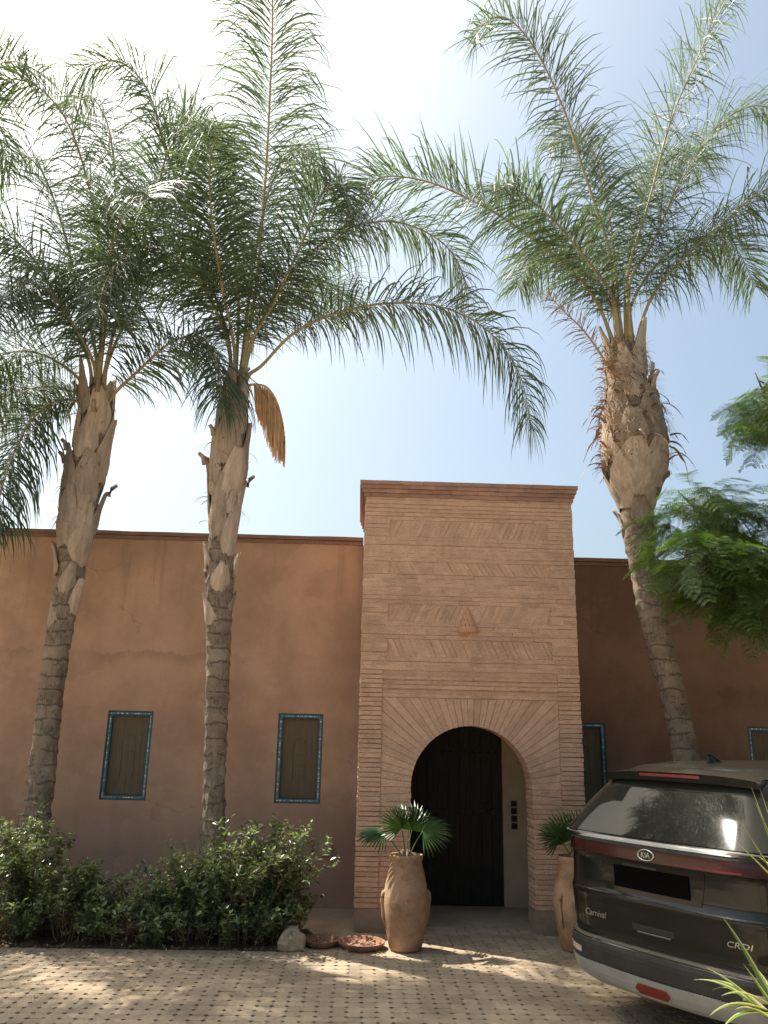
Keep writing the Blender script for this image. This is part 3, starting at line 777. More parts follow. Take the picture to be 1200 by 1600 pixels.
def palm_trunk(parent, origin, rows, Y, boots_from, seed, flr=1.0):
    r = random.Random(seed); mb = MB()
    prof = [Vector((x, Y, z)) for x, z, _ in rows]; rad = [q[2] for q in rows]
    x0, z0 = rows[0][0], rows[0][1]
    sl = (rows[1][0]-rows[0][0])/(rows[1][1]-rows[0][1])
    base = [Vector((x0-sl*z0*0.6, Y, -0.03)), Vector((x0-sl*z0*0.5, Y, 0.12)), Vector((x0-sl*z0*0.4, Y, 0.4))]
    prof = base+prof; rad = [rad[0]*1.45, rad[0]*1.25, rad[0]*1.08]+rad
    zs = [p.z for p in prof]
    nz = 150; rowsv = []; ns = 28
    ztop = zs[-1]
    for i in range(nz):
        z = zs[0]+(ztop-zs[0])*i/(nz-1)
        x = lerp_tab([(p.z, p.x) for p in prof], z); rr = lerp_tab(list(zip(zs, rad)), z)
        ring = []
        for k in range(ns):
            a = 2*math.pi*k/ns
            ph = (z+0.03*math.sin(a*2+seed)+0.03*noise.noise((math.cos(a)*1.5, math.sin(a)*1.5, z*1.3+seed)))/0.155 % 1.0
            step = (0.014*(1-ph) - 0.016*(ph < 0.14))
            nn = 0.020*noise.noise((math.cos(a)*2.2+seed, math.sin(a)*2.2, z*5))+0.012*noise.noise((math.cos(a)*5, math.sin(a)*5+seed, z*12))
            q = rr*(0.97 if z < boots_from else 0.84)*(1-0.55*max(0, (z-(ztop-0.55))/0.55))+step+nn
            ring.append((x+q*math.cos(a)-origin.x, Y+q*math.sin(a)-origin.y, z-origin.z))
        rowsv.append(ring)
    mb.grid(rowsv, 0, True)
    mb.build('trunk', M_TRUNK, parent, True)
    # clasping sheaths of old leaves
    tab_x = [(p.z, p.x) for p in prof]; tab_r = list(zip(zs, rad))
    z = boots_from-0.45; k = 0; a = r.uniform(0, 6.28)
    while z < ztop-0.30:
        a += 2.399
        h = r.uniform(0.50, 0.80) if z > boots_from+0.25 else r.uniform(0.22, 0.36); span = r.uniform(1.4, 2.1)
        grid_o = []; nu, nv = 11, 12
        lay = r.uniform(0.0, 0.015)
        flare = r.uniform(0.0, 0.05)*flr; skew = r.uniform(-0.5, 0.5); cut = r.uniform(0.70, 0.9)
        for j in range(nv):
            v = j/(nv-1); zz = z+h*v-0.04
            half = span/2*(1-0.78*max(0, (v-0.18)/0.82)**1.1)*(0.72+0.28*min(1, v/0.15))
            row = []
            for i in range(nu):
                u = i/(nu-1)*2-1
                ang = a+skew*v+half*u
                rr = (lerp_tab(tab_r, zz)*0.90+0.010)*(0.90+0.10*min(1, v/0.25))+lay+flare*v*v*(1+0.2*u)+0.014*(1-u*u)+0.014*noise.noise((ang*2, zz*5, seed+k))
                if z < boots_from+0.2: rr += 0.004
                xx = lerp_tab(tab_x, zz)
                row.append((xx+rr*math.cos(ang)-origin.x, Y+rr*math.sin(ang)-origin.y, zz+0.05*(1-u*u)*(v < 0.2)*-1+r.uniform(-0.008, 0.008)+(r.uniform(-0.03, 0.02) if j in (0, nv-1) else 0)-origin.z))
            grid_o.append(row)
        bm_ = MB(); bm_.grid(grid_o)
        bk = [[((p[0]-(lerp_tab(tab_x, p[2]+origin.z)-origin.x))*0.93+(lerp_tab(tab_x, p[2]+origin.z)-origin.x), (p[1]-(Y-origin.y))*0.93+(Y-origin.y), p[2]) for p in row] for row in grid_o]
        bm_.grid([row[::-1] for row in bk])
        bm_.grid([grid_o[-1], bk[-1]])
        for e_ in (0, -1): bm_.grid([[row[e_] for row in grid_o], [row[e_] for row in bk]])
        o = bm_.build('leaf_base', M_BOOT, parent, True)
        # cut stub that sticks out at the top of some sheaths
        if r.random() < 0.32 and z > boots_from+0.3:
            m_ = [Vector(p) for p in grid_o[-1]]; c = m_[nu//2]
            ax = Vector((lerp_tab(tab_x, c.z+origin.z)-origin.x, Y-origin.y, c.z)); outd = (c-ax).normalized()
            sb = MB(); d1 = (outd*0.55+Vector((0, 0, 0.8))).normalized(); ln = r.uniform(0.06, 0.17)
            sb.tube([c-Vector((0, 0, 0.05)), c+d1*ln*0.5, c+d1*ln+outd*0.02], [0.030, 0.026, 0.020], 6); sb.build('leaf_stub', M_BOOT, parent, True)
        z += r.uniform(0.085, 0.15); k += 1
    return tab_x, tab_r

def fibres(parent, origin, tab_x, tab_r, Y, z0, z1, n, seed, lmax=0.25, out=0.02):
    r = random.Random(seed); mb = MB()
    for _ in range(n):
        z = r.uniform(z0, z1); a = r.uniform(0, 6.283); rr = lerp_tab(tab_r, z)+r.uniform(-0.005, 0.02)
        p = Vector((lerp_tab(tab_x, z)+rr*math.cos(a), Y+rr*math.sin(a), z))-origin
        o_ = Vector((math.cos(a), math.sin(a), 0)); tn = Vector((-math.sin(a), math.cos(a), 0))
        L = r.uniform(0.3, 1)*lmax; w = r.uniform(0.003, 0.011)
        d = (o_*r.uniform(0.1, 0.8)+tn*r.uniform(-0.8, 0.8)+Vector((0, 0, r.uniform(-0.6, 0.9)))).normalized()
        V = []; sg = 6
        for k in range(sg+1):
            ww = w*(1-0.7*k/sg); V += [p-tn*ww, p+tn*ww+Vector((0, 0, ww*0.6))]
            p = p+d*L/sg
            d = (d+o_*r.uniform(-0.25, 0.18)+tn*r.uniform(-0.35, 0.35)+Vector((0, 0, -0.28))).normalized()
        mb.add(V, [(2*k, 2*k+1, 2*k+3, 2*k+2) for k in range(sg)])
    tag(mb.build('fibre', M_FIBRE, parent), kind='stuff')

TRUNK_M= [(-1.443, 0.703, 0.129), (-1.476, 1.377, 0.106), (-1.531, 2.596, 0.124), (-1.573, 3.337, 0.134), (-1.584, 3.573, 0.163), (-1.592, 3.674, 0.156), (-1.593, 4.018, 0.161), (-1.591, 4.469, 0.185), (-1.582, 4.791, 0.213), (-1.592, 5.128, 0.2), (-1.587, 5.463, 0.172), (-1.552, 5.815, 0.159), (-1.553, 6.164, 0.153), (-1.546, 6.503, 0.108)]
TRUNK_L= [(-3.3, 1.039, 0.132), (-3.305, 1.635, 0.131), (-3.32, 2.248, 0.127), (-3.307, 2.886, 0.13), (-3.285, 3.318, 0.139), (-3.278, 3.623, 0.158), (-3.27, 4.076, 0.211), (-3.267, 4.464, 0.235), (-3.233, 4.791, 0.23), (-3.226, 5.132, 0.214), (-3.21, 5.471, 0.197), (-3.229, 5.825, 0.207), (-3.25, 6.177, 0.166)]
TRUNK_R= [(3.521, 1.729, 0.131), (3.443, 2.332, 0.133), (3.291, 3.028, 0.147), (3.212, 3.57, 0.135), (3.175, 4.132, 0.167), (3.174, 4.518, 0.187), (3.169, 4.674, 0.263), (3.181, 4.912, 0.337), (3.207, 5.317, 0.402), (3.187, 5.729, 0.337), (3.162, 6.151, 0.259), (3.165, 6.583, 0.214), (3.19, 6.938, 0.18)]
FRONDS_M=[
  [(-1.47, 8.75, 6.17), (-1.4, 8.63, 7.05), (-1.35, 8.46, 8.46), (-1.35, 8.26, 10.02), (-1.35, 8.04, 10.7), (-1.36, 7.8, 11.04), (-1.41, 7.55, 11.08)] ,
  [(-1.43, 8.75, 5.87), (-1.27, 8.73, 6.08), (-0.91, 8.7, 6.5), (-0.38, 8.67, 6.78), (0.23, 8.63, 6.9), (0.85, 8.59, 6.85), (1.38, 8.54, 6.54), (1.74, 8.5, 5.99), (1.87, 8.45, 5.26)] ,
  [(-1.43, 8.75, 6.17), (-1.22, 8.82, 6.99), (-0.83, 8.93, 7.71), (-0.28, 9.05, 8.24), (0.31, 9.18, 8.43), (0.84, 9.33, 8.32), (1.16, 9.49, 8.06), (1.35, 9.65, 7.63)] ,
  [(-1.61, 8.75, 5.99), (-1.75, 8.71, 6.58), (-2.13, 8.65, 7.51), (-2.43, 8.58, 8.32), (-2.73, 8.51, 9.2), (-2.97, 8.43, 9.8), (-3.34, 8.34, 10.05), (-3.76, 8.25, 9.79)] ,
  [(-1.42, 8.75, 6.25), (-1.16, 8.63, 6.88), (-0.83, 8.45, 7.65), (-0.61, 8.24, 8.14), (-0.38, 8.0, 8.06), (-0.24, 7.75, 7.44)] ,
  [(-1.55, 8.75, 6.16), (-1.7, 8.95, 7.41), (-2.06, 9.24, 8.84), (-2.43, 9.57, 10.04), (-2.83, 9.95, 10.57), (-3.1, 10.35, 10.56)] ,
  [(-1.51, 8.75, 6.17), (-1.5, 8.92, 7.49), (-1.41, 9.18, 8.82), (-1.18, 9.47, 9.79), (-0.9, 9.8, 9.97), (-0.71, 10.15, 9.6)] ,
  [(-1.62, 8.75, 6.08), (-1.91, 8.59, 6.83), (-2.36, 8.35, 7.27), (-2.72, 8.08, 7.15), (-2.86, 7.78, 6.63), (-2.82, 7.45, 5.97)] ,
  [(-1.57, 8.75, 6.16), (-1.78, 8.42, 6.99), (-1.86, 7.94, 7.6), (-1.78, 7.37, 7.83), (-1.56, 6.75, 7.71)] ,
  [(-1.45, 8.75, 6.17), (-1.29, 9.08, 6.96), (-0.95, 9.56, 7.63), (-0.55, 10.13, 7.99), (-0.28, 10.75, 7.95)] ,
]
FRONDS_L=[
  [(-3.18, 8.9, 6.18), (-3.39, 8.84, 7.54), (-3.6, 8.76, 8.43), (-3.97, 8.66, 9.37), (-4.44, 8.55, 9.84), (-4.93, 8.43, 9.7), (-5.15, 8.3, 8.99)] ,
  [(-3.44, 8.9, 6.09), (-3.83, 8.83, 6.9), (-4.27, 8.74, 7.53), (-4.8, 8.62, 7.79), (-5.13, 8.5, 7.33)] ,
  [(-3.33, 8.9, 5.47), (-3.54, 8.81, 5.59), (-3.77, 8.69, 5.4), (-3.9, 8.54, 4.95), (-3.94, 8.38, 4.3), (-3.9, 8.2, 3.83)] ,
  [(-3.42, 8.9, 5.75), (-3.89, 9.03, 6.22), (-4.46, 9.22, 6.38), (-5.07, 9.45, 6.12), (-5.42, 9.7, 5.51)] ,
  [(-3.19, 8.9, 6.18), (-3.01, 8.84, 7.2), (-2.78, 8.75, 8.15), (-2.64, 8.64, 8.93), (-2.34, 8.53, 9.33), (-1.97, 8.4, 9.04)] ,
  [(-3.06, 8.9, 5.58), (-2.75, 8.8, 5.98), (-2.34, 8.66, 6.31), (-1.96, 8.49, 6.28), (-1.71, 8.3, 5.85), (-1.6, 8.1, 5.3)] ,
  [(-3.22, 8.9, 6.18), (-3.33, 9.06, 7.41), (-3.48, 9.3, 8.82), (-3.79, 9.57, 10.08), (-4.25, 9.87, 10.89), (-4.65, 10.2, 10.95)] ,
  [(-3.3, 8.9, 6.18), (-3.71, 9.02, 7.28), (-4.16, 9.2, 8.43), (-4.61, 9.41, 9.27), (-5.11, 9.65, 9.65), (-5.54, 9.9, 9.41)] ,
  [(-3.18, 8.9, 6.1), (-3.0, 9.16, 7.03), (-2.76, 9.55, 7.84), (-2.45, 10.0, 8.24), (-2.26, 10.5, 8.15)] ,
  [(-3.28, 8.9, 6.01), (-3.56, 8.64, 6.53), (-3.74, 8.25, 6.72), (-3.88, 7.8, 6.44), (-3.83, 7.3, 5.78)] ,
  [(-3.24, 8.9, 6.18), (-3.18, 8.57, 7.02), (-2.94, 8.09, 7.49), (-2.58, 7.52, 7.5), (-2.2, 6.9, 6.97)] ,
  [(-3.3, 8.9, 5.51), (-3.66, 9.16, 5.86), (-4.22, 9.55, 6.06), (-4.82, 10.0, 6.11), (-5.44, 10.5, 5.92)] ,
]
FRONDS_R=[
  [(3.02, 8.9, 7.2), (3.01, 8.86, 7.96), (2.73, 8.8, 9.05), (2.5, 8.73, 9.9), (2.13, 8.66, 10.82), (1.73, 8.58, 11.26), (1.39, 8.49, 11.04), (1.23, 8.4, 10.6)] ,
  [(3.21, 8.9, 7.21), (3.26, 8.86, 7.65), (3.56, 8.8, 8.59), (3.91, 8.74, 9.79), (4.31, 8.66, 10.76), (4.75, 8.58, 11.69), (5.06, 8.5, 12.23)] ,
  [(2.95, 8.9, 6.58), (2.8, 8.87, 7.22), (2.44, 8.83, 7.65), (1.79, 8.79, 8.18), (1.23, 8.74, 8.49), (0.63, 8.68, 8.7), (0.07, 8.62, 8.67), (-0.17, 8.56, 8.22), (-0.27, 8.5, 7.76)] ,
  [(3.35, 8.9, 6.59), (3.53, 8.87, 7.25), (3.87, 8.83, 7.7), (4.52, 8.78, 8.34), (5.11, 8.72, 8.81), (5.64, 8.66, 8.89), (5.92, 8.6, 8.42)] ,
  [(3.28, 8.9, 7.39), (3.65, 9.0, 8.13), (4.13, 9.14, 9.14), (4.83, 9.31, 10.27), (5.58, 9.5, 10.86), (6.19, 9.7, 10.67)] ,
  [(2.98, 8.9, 7.2), (2.85, 8.71, 7.39), (2.51, 8.44, 7.6), (2.1, 8.13, 7.82), (1.6, 7.78, 7.93), (1.29, 7.4, 7.58)] ,
  [(3.08, 8.9, 7.2), (3.17, 9.16, 8.42), (3.18, 9.55, 9.74), (3.02, 10.0, 10.67), (2.75, 10.5, 10.85)] ,
  [(3.19, 8.9, 7.21), (3.49, 9.2, 8.45), (3.99, 9.63, 9.73), (4.62, 10.14, 10.51), (5.26, 10.7, 10.65)] ,
  [(3.13, 8.9, 7.21), (3.0, 8.59, 7.82), (2.93, 8.13, 8.3), (2.92, 7.59, 8.49), (2.8, 7.0, 8.06)] ,
  [(3.01, 8.9, 7.02), (2.84, 9.15, 7.81), (2.61, 9.51, 8.33), (2.31, 9.93, 8.5), (2.16, 10.4, 8.26)] ,
  [(3.3, 8.9, 7.12), (3.86, 9.13, 8.03), (4.57, 9.47, 8.59), (5.2, 9.86, 8.68), (5.66, 10.3, 8.34)] ,
]
STUB = [(2.84, 8.8, 6.36), (2.6, 8.73, 6.68), (2.33, 8.62, 6.88), (2.11, 8.5, 7.05)]
SPADIX = [(-1.4, 8.6, 5.75), (-1.31, 8.59, 5.76), (-1.17, 8.56, 5.71), (-1.04, 8.54, 5.51), (-0.94, 8.51, 5.15), (-0.92, 8.48, 4.83), (-0.94, 8.45, 4.62)]

TRUNK_M, TRUNK_L, TRUNK_R = TRUNK_M[:-2], TRUNK_L[:-1], TRUNK_R[:-1]
FRONDS_R = FRONDS_R[:8]+FRONDS_R[9:]

def make_palm(name, label, rows, Y, boots, fronds, seed, lmax=0.86, fib=90, droops=None, ups=None, flr=1.0, lms=None):
    org = Vector((rows[0][0], Y, 0)); root = empty(name, org)
    tag(root, label, 'palm tree', 'tall feather palms along the front of the house')
    tx, tr_ = palm_trunk(root, org, rows, Y, boots, seed, flr)
    for i, pts in enumerate(fronds):
        # root each frond in the crown shaft
        p0 = Vector(pts[0]); zt = rows[-1][1]-0.25
        z_s = min(p0.z-0.60, zt-0.30); p1 = Vector(pts[1])
        dv = Vector((p1.x-lerp_tab(tx, zt), p1.y-Y, 0)); dv = dv.normalized() if dv.length > 0.05 else Vector((0, -1, 0))
        start = Vector((lerp_tab(tx, z_s), Y, z_s))+dv*0.075
        pts = [Vector(p0).lerp(Vector((lerp_tab(tx, zt), Y, p0.z))+dv*0.09, 0.55)]+list(pts[1:])
        frond(root, org, [start]+[Vector(p) for p in pts], seed*100+i, (lms or {}).get(i, lmax), (droops or {}).get(i, 1.0), (ups or {}).get(i, 0.0), bare=0.27)
    fibres(root, org, tx, tr_, Y, boots+0.4, rows[-1][1], fib, seed)
    return root, org, tx, tr_

pm, om, txm, trm = make_palm('palm_tree', 'tall palm with one tan flower cluster hanging below its crown', TRUNK_M, 8.75, 3.5, FRONDS_M, 3,
    droops={0: 1.7, 1: 2.0, 2: 1.8}, ups={0: -0.3}, lms={0: 1.12})
pl_, ol, txl, trl = make_palm('palm_tree', 'leaning pale-sheathed palm nearest the left edge of the picture', TRUNK_L, 8.9, 3.45, FRONDS_L, 4, droops={2: 1.6, 5: 1.5})
pr_, orr, txr, trr = make_palm('palm_tree', 'stout palm with shaggy swollen neck right of the brick tower', TRUNK_R, 8.9, 4.55, FRONDS_R, 5, fib=1100, flr=2.0,
    droops={0: 0.8, 1: 0.6, 2: 0.55, 3: 1.6}, ups={2: 0.8, 1: 0.4, 0: 0.3})
# dried half-bare stalk on the right palm
frond(pr_, orr, [Vector((3.02, 8.85, 6.0))]+[Vector(p) for p in STUB], 77, 0.30, 0.8, 0.0, 60, 0.3, 0.010, 'dry_stalk', M_FIBRE, 0.022)
# drooping shaggy strips on the right palm's neck
mb = MB(); r = random.Random(12)
for _ in range(60):
    a = r.uniform(0, 6.283); z = r.uniform(4.95, 6.3); rr = lerp_tab(trr, z)*r.uniform(0.95, 1.08)
    o_ = Vector((math.cos(a), math.sin(a), 0)); tn = Vector((-math.sin(a), math.cos(a), 0))
    p = Vector((lerp_tab(txr, z), 8.9, z))+o_*rr-orr; V = []; w = r.uniform(0.012, 0.035); L = r.uniform(0.15, 0.5)
    d = (o_*0.6+Vector((0, 0, r.uniform(-0.3, 0.7)))).normalized()
    for k in range(7):
        ww = w*(1-0.75*(k/6)**2); V += [p-tn*ww, p+tn*ww+o_*ww*r.uniform(-0.6, 0.6)]; p = p+d*L/6
        d = (d+Vector((0, 0, -0.45))+tn*r.uniform(-0.3, 0.3)).normalized()
    mb.add(V, [(2*k, 2*k+1, 2*k+3, 2*k+2) for k in range(6)])
tag(mb.build('dry_sheath_strips', M_FIBRE, pr_), kind='stuff')
# big pale spathe-like sheaths that wrap the neck's foot on the right palm
for a_c, sk in ((-2.2, 0.5), (-0.9, -0.45), (0.7, 0.3), (2.3, -0.3)):
    g_o = []
    for j in range(14):
        v = j/13; zz = 4.50+0.72*v; row = []
        half = 1.25*(1-0.86*v**1.2)*(0.8+0.2*min(1, v/0.2))
        for i in range(11):
            u = i/10*2-1; ang = a_c+sk*(v-0.3)+half*u
            rr = lerp_tab(trr, zz)*1.0+0.012+0.05*v*v+0.012*noise.noise((ang*2, zz*4, 3))
            row.append((lerp_tab(txr, zz)+rr*math.cos(ang)-orr.x, 8.9+rr*math.sin(ang)-orr.y, zz-0.05*(1-u*u)*(v < 0.1)))
        g_o.append(row)
    m_ = MB(); m_.grid(g_o); m_.build('leaf_base', M_BOOT, pr_, True)

# hanging flower cluster on the middle palm
S = catmull(SPADIX, 40); mb = MB()
mb.tube([p-om for p in S[:26]], [0.016-0.010*i/25 for i in range(26)], 6)
sp = mb.build('flower_cluster', M_SPADIX, pm, True); sp['label'] = 'tan hanging flower cluster'
r = random.Random(5); mb = MB()
for _ in range(900):
    i = int(5+26*r.random()); ti = (i-5)/26; p = S[i].copy(); t = (S[i+1]-S[i]).normalized()
    d = (t*0.30+Vector((r.uniform(-0.16, 0.05), r.uniform(-0.22, 0.22), -1))).normalized()
    L = (0.36+0.36*math.sin(math.pi*min(1, ti*1.15)))*r.uniform(0.5, 1.05)*(1-0.45*max(0, (ti-0.6)/0.4)); V = []; w = 0.006
    sdv = Vector((math.cos(_), math.sin(_), 0))
    for k in range(6):
        V += [p-om-sdv*w, p-om+sdv*w]; p = p+d*L/5; d = (d+Vector((0.015, 0, -0.34))).normalized()
    mb.add(V, [(2*k, 2*k+1, 2*k+3, 2*k+2) for k in range(5)])
tag(mb.build('flower_strands', M_SPADIX, sp), kind='stuff')

# a fourth palm, added to dapple the paving; only its frond ends reach in
def copy_tree(o, parent=None):
    c = o.copy(); COL.objects.link(c); c.parent = parent
    for ch in list(o.children): copy_tree(ch, c)
    return c
p4 = copy_tree(pl_); p4.location = (-6.4, 8.0, -0.1); p4.rotation_euler = (0, 0, R(200))
p4['label'] = 'added palm outside the left edge, only its frond ends reach into the picture'

# ================================================================== SHRUBS
def leaf_quad(V, F, p, d, nrm, L, W):
    s_ = d.cross(nrm).normalized(); o = len(V)
    V += [p, p+d*L*0.45+s_*W*0.5+nrm*W*0.12, p+d*L, p+d*L*0.45-s_*W*0.5+nrm*W*0.12]
    F += [(o, o+1, o+2), (o, o+2, o+3)]
def shrub(cx, cy, rx, ry, h, seed, nst, label, shoots=3, lsize=0.040):
    r = random.Random(seed); root = empty('shrub', (cx, cy, 0)); tag(root, label, 'shrub', 'leafy shrubs in the bed by the left wall')
    st = MB(); V = []; F = []
    def twig(p, d, L, rad, depth):
        n = max(4, int(L/0.06)); pts = [p.copy()]
        for k in range(n):
            d = (d+Vector((r.uniform(-0.22, 0.22), r.uniform(-0.22, 0.22), r.uniform(-0.12, 0.16)))).normalized()
            p = p+d*L/n; pts.append(p.copy())
            hgt = p.z/h
            if depth < 2 and k > n*0.08 and r.random() < (0.70 if depth == 0 else 0.42):
                dd = (d*0.5+Vector((r.uniform(-1, 1), r.uniform(-1, 1), r.uniform(-0.1, 0.7)))).normalized()
                twig(p.copy(), dd, L*r.uniform(0.28, 0.5), rad*0.55, depth+1)
            if depth >= 1 or k > n*0.25:
                for _ in range(4 if depth else 2):
                    ld = (d*0.35+Vector((r.uniform(-1, 1), r.uniform(-1, 1), r.uniform(-0.7, 0.5)))).normalized()
                    nr = Vector((r.uniform(-0.6, 0.6), r.uniform(-0.6, 0.6), 1)).normalized()
                    if abs(ld.dot(nr)) > 0.9: continue
                    nr = (nr-ld*nr.dot(ld)).normalized(); s_ = lsize*r.choice((0.55, 0.8, 1.0, 1.15, 1.5))*r.uniform(0.85, 1.15)
                    leaf_quad(V, F, p+ld*0.01, ld, nr, s_*1.25, s_*0.62)
        st.tube(pts, [max(0.0012, rad*(1-0.75*i/(len(pts)-1))) for i in range(len(pts))], 5, cap=False)
    for k in range(nst):
        a = r.uniform(0, 6.283); q = r.uniform(0, 1)**0.5
        p = Vector((0.35*rx*q*math.cos(a), 0.35*ry*q*math.sin(a), -0.02))
        d = Vector((rx*q*math.cos(a)*0.9, ry*q*math.sin(a)*0.9, h*r.uniform(0.75, 1.0))).normalized()
        twig(p, d, h*r.uniform(0.72, 0.98), 0.009, 0)
    for k in range(shoots*2):
        a = r.uniform(0, 6.283); p = Vector((0.4*rx*math.cos(a), 0.4*ry*math.sin(a), h*0.5))
        twig(p, Vector((r.uniform(-0.4, 0.4), r.uniform(-0.3, 0.3), 1)).normalized(), h*r.uniform(0.55, 0.75), 0.005, 1)
    for k in range(40):
        a = r.uniform(0, 6.283); p = Vector((0.9*rx*math.cos(a), (1.02 if math.sin(a) < 0 else 0.6)*ry*math.sin(a), r.uniform(0.0, 0.05)))
        twig(p, Vector((math.cos(a)*0.5, math.sin(a)*0.4, 1)).normalized(), r.uniform(0.18, 0.34), 0.004, 1)
    st.build('stems', M_TWIG, root, True)
    me = bpy.data.meshes.new('foliage'); me.from_pydata([tuple(v) for v in V], [], F); me.materials.append(M_SHRUB); me.update()
    fo = bpy.data.objects.new('foliage', me); COL.objects.link(fo); fo.parent = root; fo['kind'] = 'stuff'
    return len(F)
nl = 0
for a in ((-3.95, 8.34, 0.45, 0.40, 0.72, 1, 14, 'leafy shrub cut by the left edge of the picture', 3),
          (-3.22, 8.32, 0.40, 0.36, 0.86, 2, 14, 'tallest pale-tipped shrub in front of the left palm trunk', 4),
          (-2.62, 8.27, 0.40, 0.34, 0.56, 3, 13, 'low shrub below the window between the left palms', 3),
          (-2.05, 8.27, 0.42, 0.34, 0.46, 4, 13, 'lowest shrub with one thin bare shoot, left of the middle palm', 2),
          (-1.52, 8.26, 0.40, 0.34, 0.66, 5, 16, 'dense dark shrub around the foot of the middle palm', 3),
          (-1.08, 8.30, 0.36, 0.34, 0.84, 6, 16, 'tall shrub right of the middle palm trunk', 4),
          (-0.76, 8.34, 0.26, 0.30, 0.80, 7, 11, 'rightmost shrub reaching towards the small wall box', 3)):
    nl += shrub(*a)
print('shrub tris', nl)

# ================================================================== FEATHERY TREE (right)
def bipinnate(seed):
    r = random.Random(seed); V = []; F = []; L = 0.40
    P = catmull([(0, 0, 0), (0.13, 0, 0.02), (0.27, r.uniform(-0.02, 0.02), 0.005), (L, r.uniform(-0.03, 0.03), -0.06)], 24)
    def strip(a, b_, w, nr):
        d = (b_-a).normalized(); s_ = d.cross(nr).normalized()*w; o = len(V); V.extend([a-s_, a+s_, b_+s_*0.4, b_-s_*0.4]); F.append((o, o+1, o+2, o+3))
    Z = Vector((0, 0, 1))
    for a, b_ in zip(P[::2], P[2::2]): strip(a, b_, 0.003, Z)
    for k in range(13):
        t = 0.18+0.82*k/12; i = min(23, int(t*23)); p = P[i]
        pl = 0.135*math.sin(math.pi*(0.16+0.72*k/12))+0.015
        for sd in (-1, 1):
            d = Vector((0.55, sd, r.uniform(-0.2, 0.1))).normalized(); q = p.copy(); n = 9
            for j in range(n):
                q2 = q+d*pl/n; d = (d+Vector((0.05, 0, -0.05))).normalized()
                ll = 0.020*(1-0.45*j/n)
                pp = d.cross(Z).normalized()
                for s2 in (-1, 1):
                    e = (pp*s2+d*0.5).normalized(); o = len(V); m_ = q+e*ll*0.5; ww = d*0.0048
                    V.extend([q, m_+ww, q+e*ll, m_-ww]); F.append((o, o+1, o+2, o+3))
                q = q2
    me = bpy.data.meshes.new('leaf'); me.from_pydata([tuple(v) for v in V], [], F); me.materials.append(M_JLEAF); me.update(); return me
JM = [bipinnate(k) for k in range(5)]
JO = Vector((5.0, 7.3, 0)); jt = empty('feathery_tree', JO); tag(jt, 'feathery-leaved green tree reaching in from the right above the car', 'tree')
r = random.Random(31)
tb = MB(); tb.tube([(0, 0, -0.05), (0.03, 0, 0.8), (-0.05, 0.05, 1.8), (-0.1, 0.0, 2.6)], [0.16, 0.13, 0.115, 0.10], 14); tb.build('trunk', M_JBARK, jt, True)
TOP = Vector((-0.1, 0, 2.55))
clumps = [((3.42, 7.60, 4.10), (0.54, 0.45, 0.30), 66), ((3.20, 7.15, 3.46), (0.46, 0.42, 0.28), 68), ((3.45, 7.10, 3.12), (0.42, 0.40, 0.27), 46),
          ((3.75, 7.55, 3.62), (0.42, 0.45, 0.36), 52), ((4.08, 7.35, 5.12), (0.36, 0.40, 0.45), 52), ((4.75, 7.4, 4.5), (0.6, 0.8, 0.6), 14)]
for (c, e, n) in clumps:
    c = Vector(c)-JO
    mid = TOP.lerp(c, 0.5)+Vector((0, 0, 0.18))
    main = catmull([TOP, mid, c-Vector((0, 0, 0.08)), c+(c-mid)*0.35], 16)
    bm_ = MB(); bm_.tube(main, [0.045-0.040*i/15 for i in range(16)], 7)
    for k in range(n):
        while True:
            q = Vector((r.uniform(-1, 1), r.uniform(-1, 1), r.uniform(-1, 1)))
            if q.length < 1: break
        if q.length > 0: q = q*(0.55+0.45*q.length)/max(q.length, 1e-3)*r.uniform(0.35, 1.0)
        p = c+Vector((q.x*e[0], q.y*e[1], q.z*e[2]))
        b0 = main[r.randrange(7, 15)]
        if k % 3 == 0: bm_.tube([b0, b0.lerp(p, 0.5)+Vector((0, 0, 0.04)), p], [0.007, 0.005, 0.003], 4, cap=False)
        az = math.atan2(q.y*e[1], q.x*e[0])+r.uniform(-0.7, 0.7) if r.random() < 0.75 else r.uniform(0, 6.283)
        s_ = r.uniform(0.85, 1.3)
        inst('leaf', JM[r.randrange(5)], jt, p, (r.uniform(-0.5, 0.5), r.uniform(-0.2, 0.75), az), (s_, s_, s_))
    bm_.build('branch', M_JBARK, jt, True)

# leaves deeper inside the near clumps
ex = MB()
for (c, e, n) in clumps[:5]:
    c = Vector(c)-JO
    for k in range(int(n*0.85)):
        q = Vector((r.gauss(0, 1), r.gauss(0, 1), r.gauss(0, 1))).normalized()*r.random()**0.4
        s_ = r.uniform(0.85, 1.25)
        mtx = Matrix.Translation(c+Vector((q.x*e[0], q.y*e[1], q.z*e[2]))) @ Matrix.Rotation(r.uniform(0, 6.283), 4, 'Z') @ Matrix.Rotation(r.uniform(-0.2, 0.8), 4, 'Y') @ Matrix.Rotation(r.uniform(-0.5, 0.5), 4, 'X') @ Matrix.Diagonal((s_, s_, s_, 1))
        me = JM[r.randrange(5)]; o_ = len(ex.v)
        ex.v.extend([tuple(mtx @ v.co) for v in me.vertices]); ex.f.extend([tuple(i+o_ for i in pg.vertices) for pg in me.polygons])
tag(ex.build('inner_foliage', M_JLEAF, jt), kind='stuff')
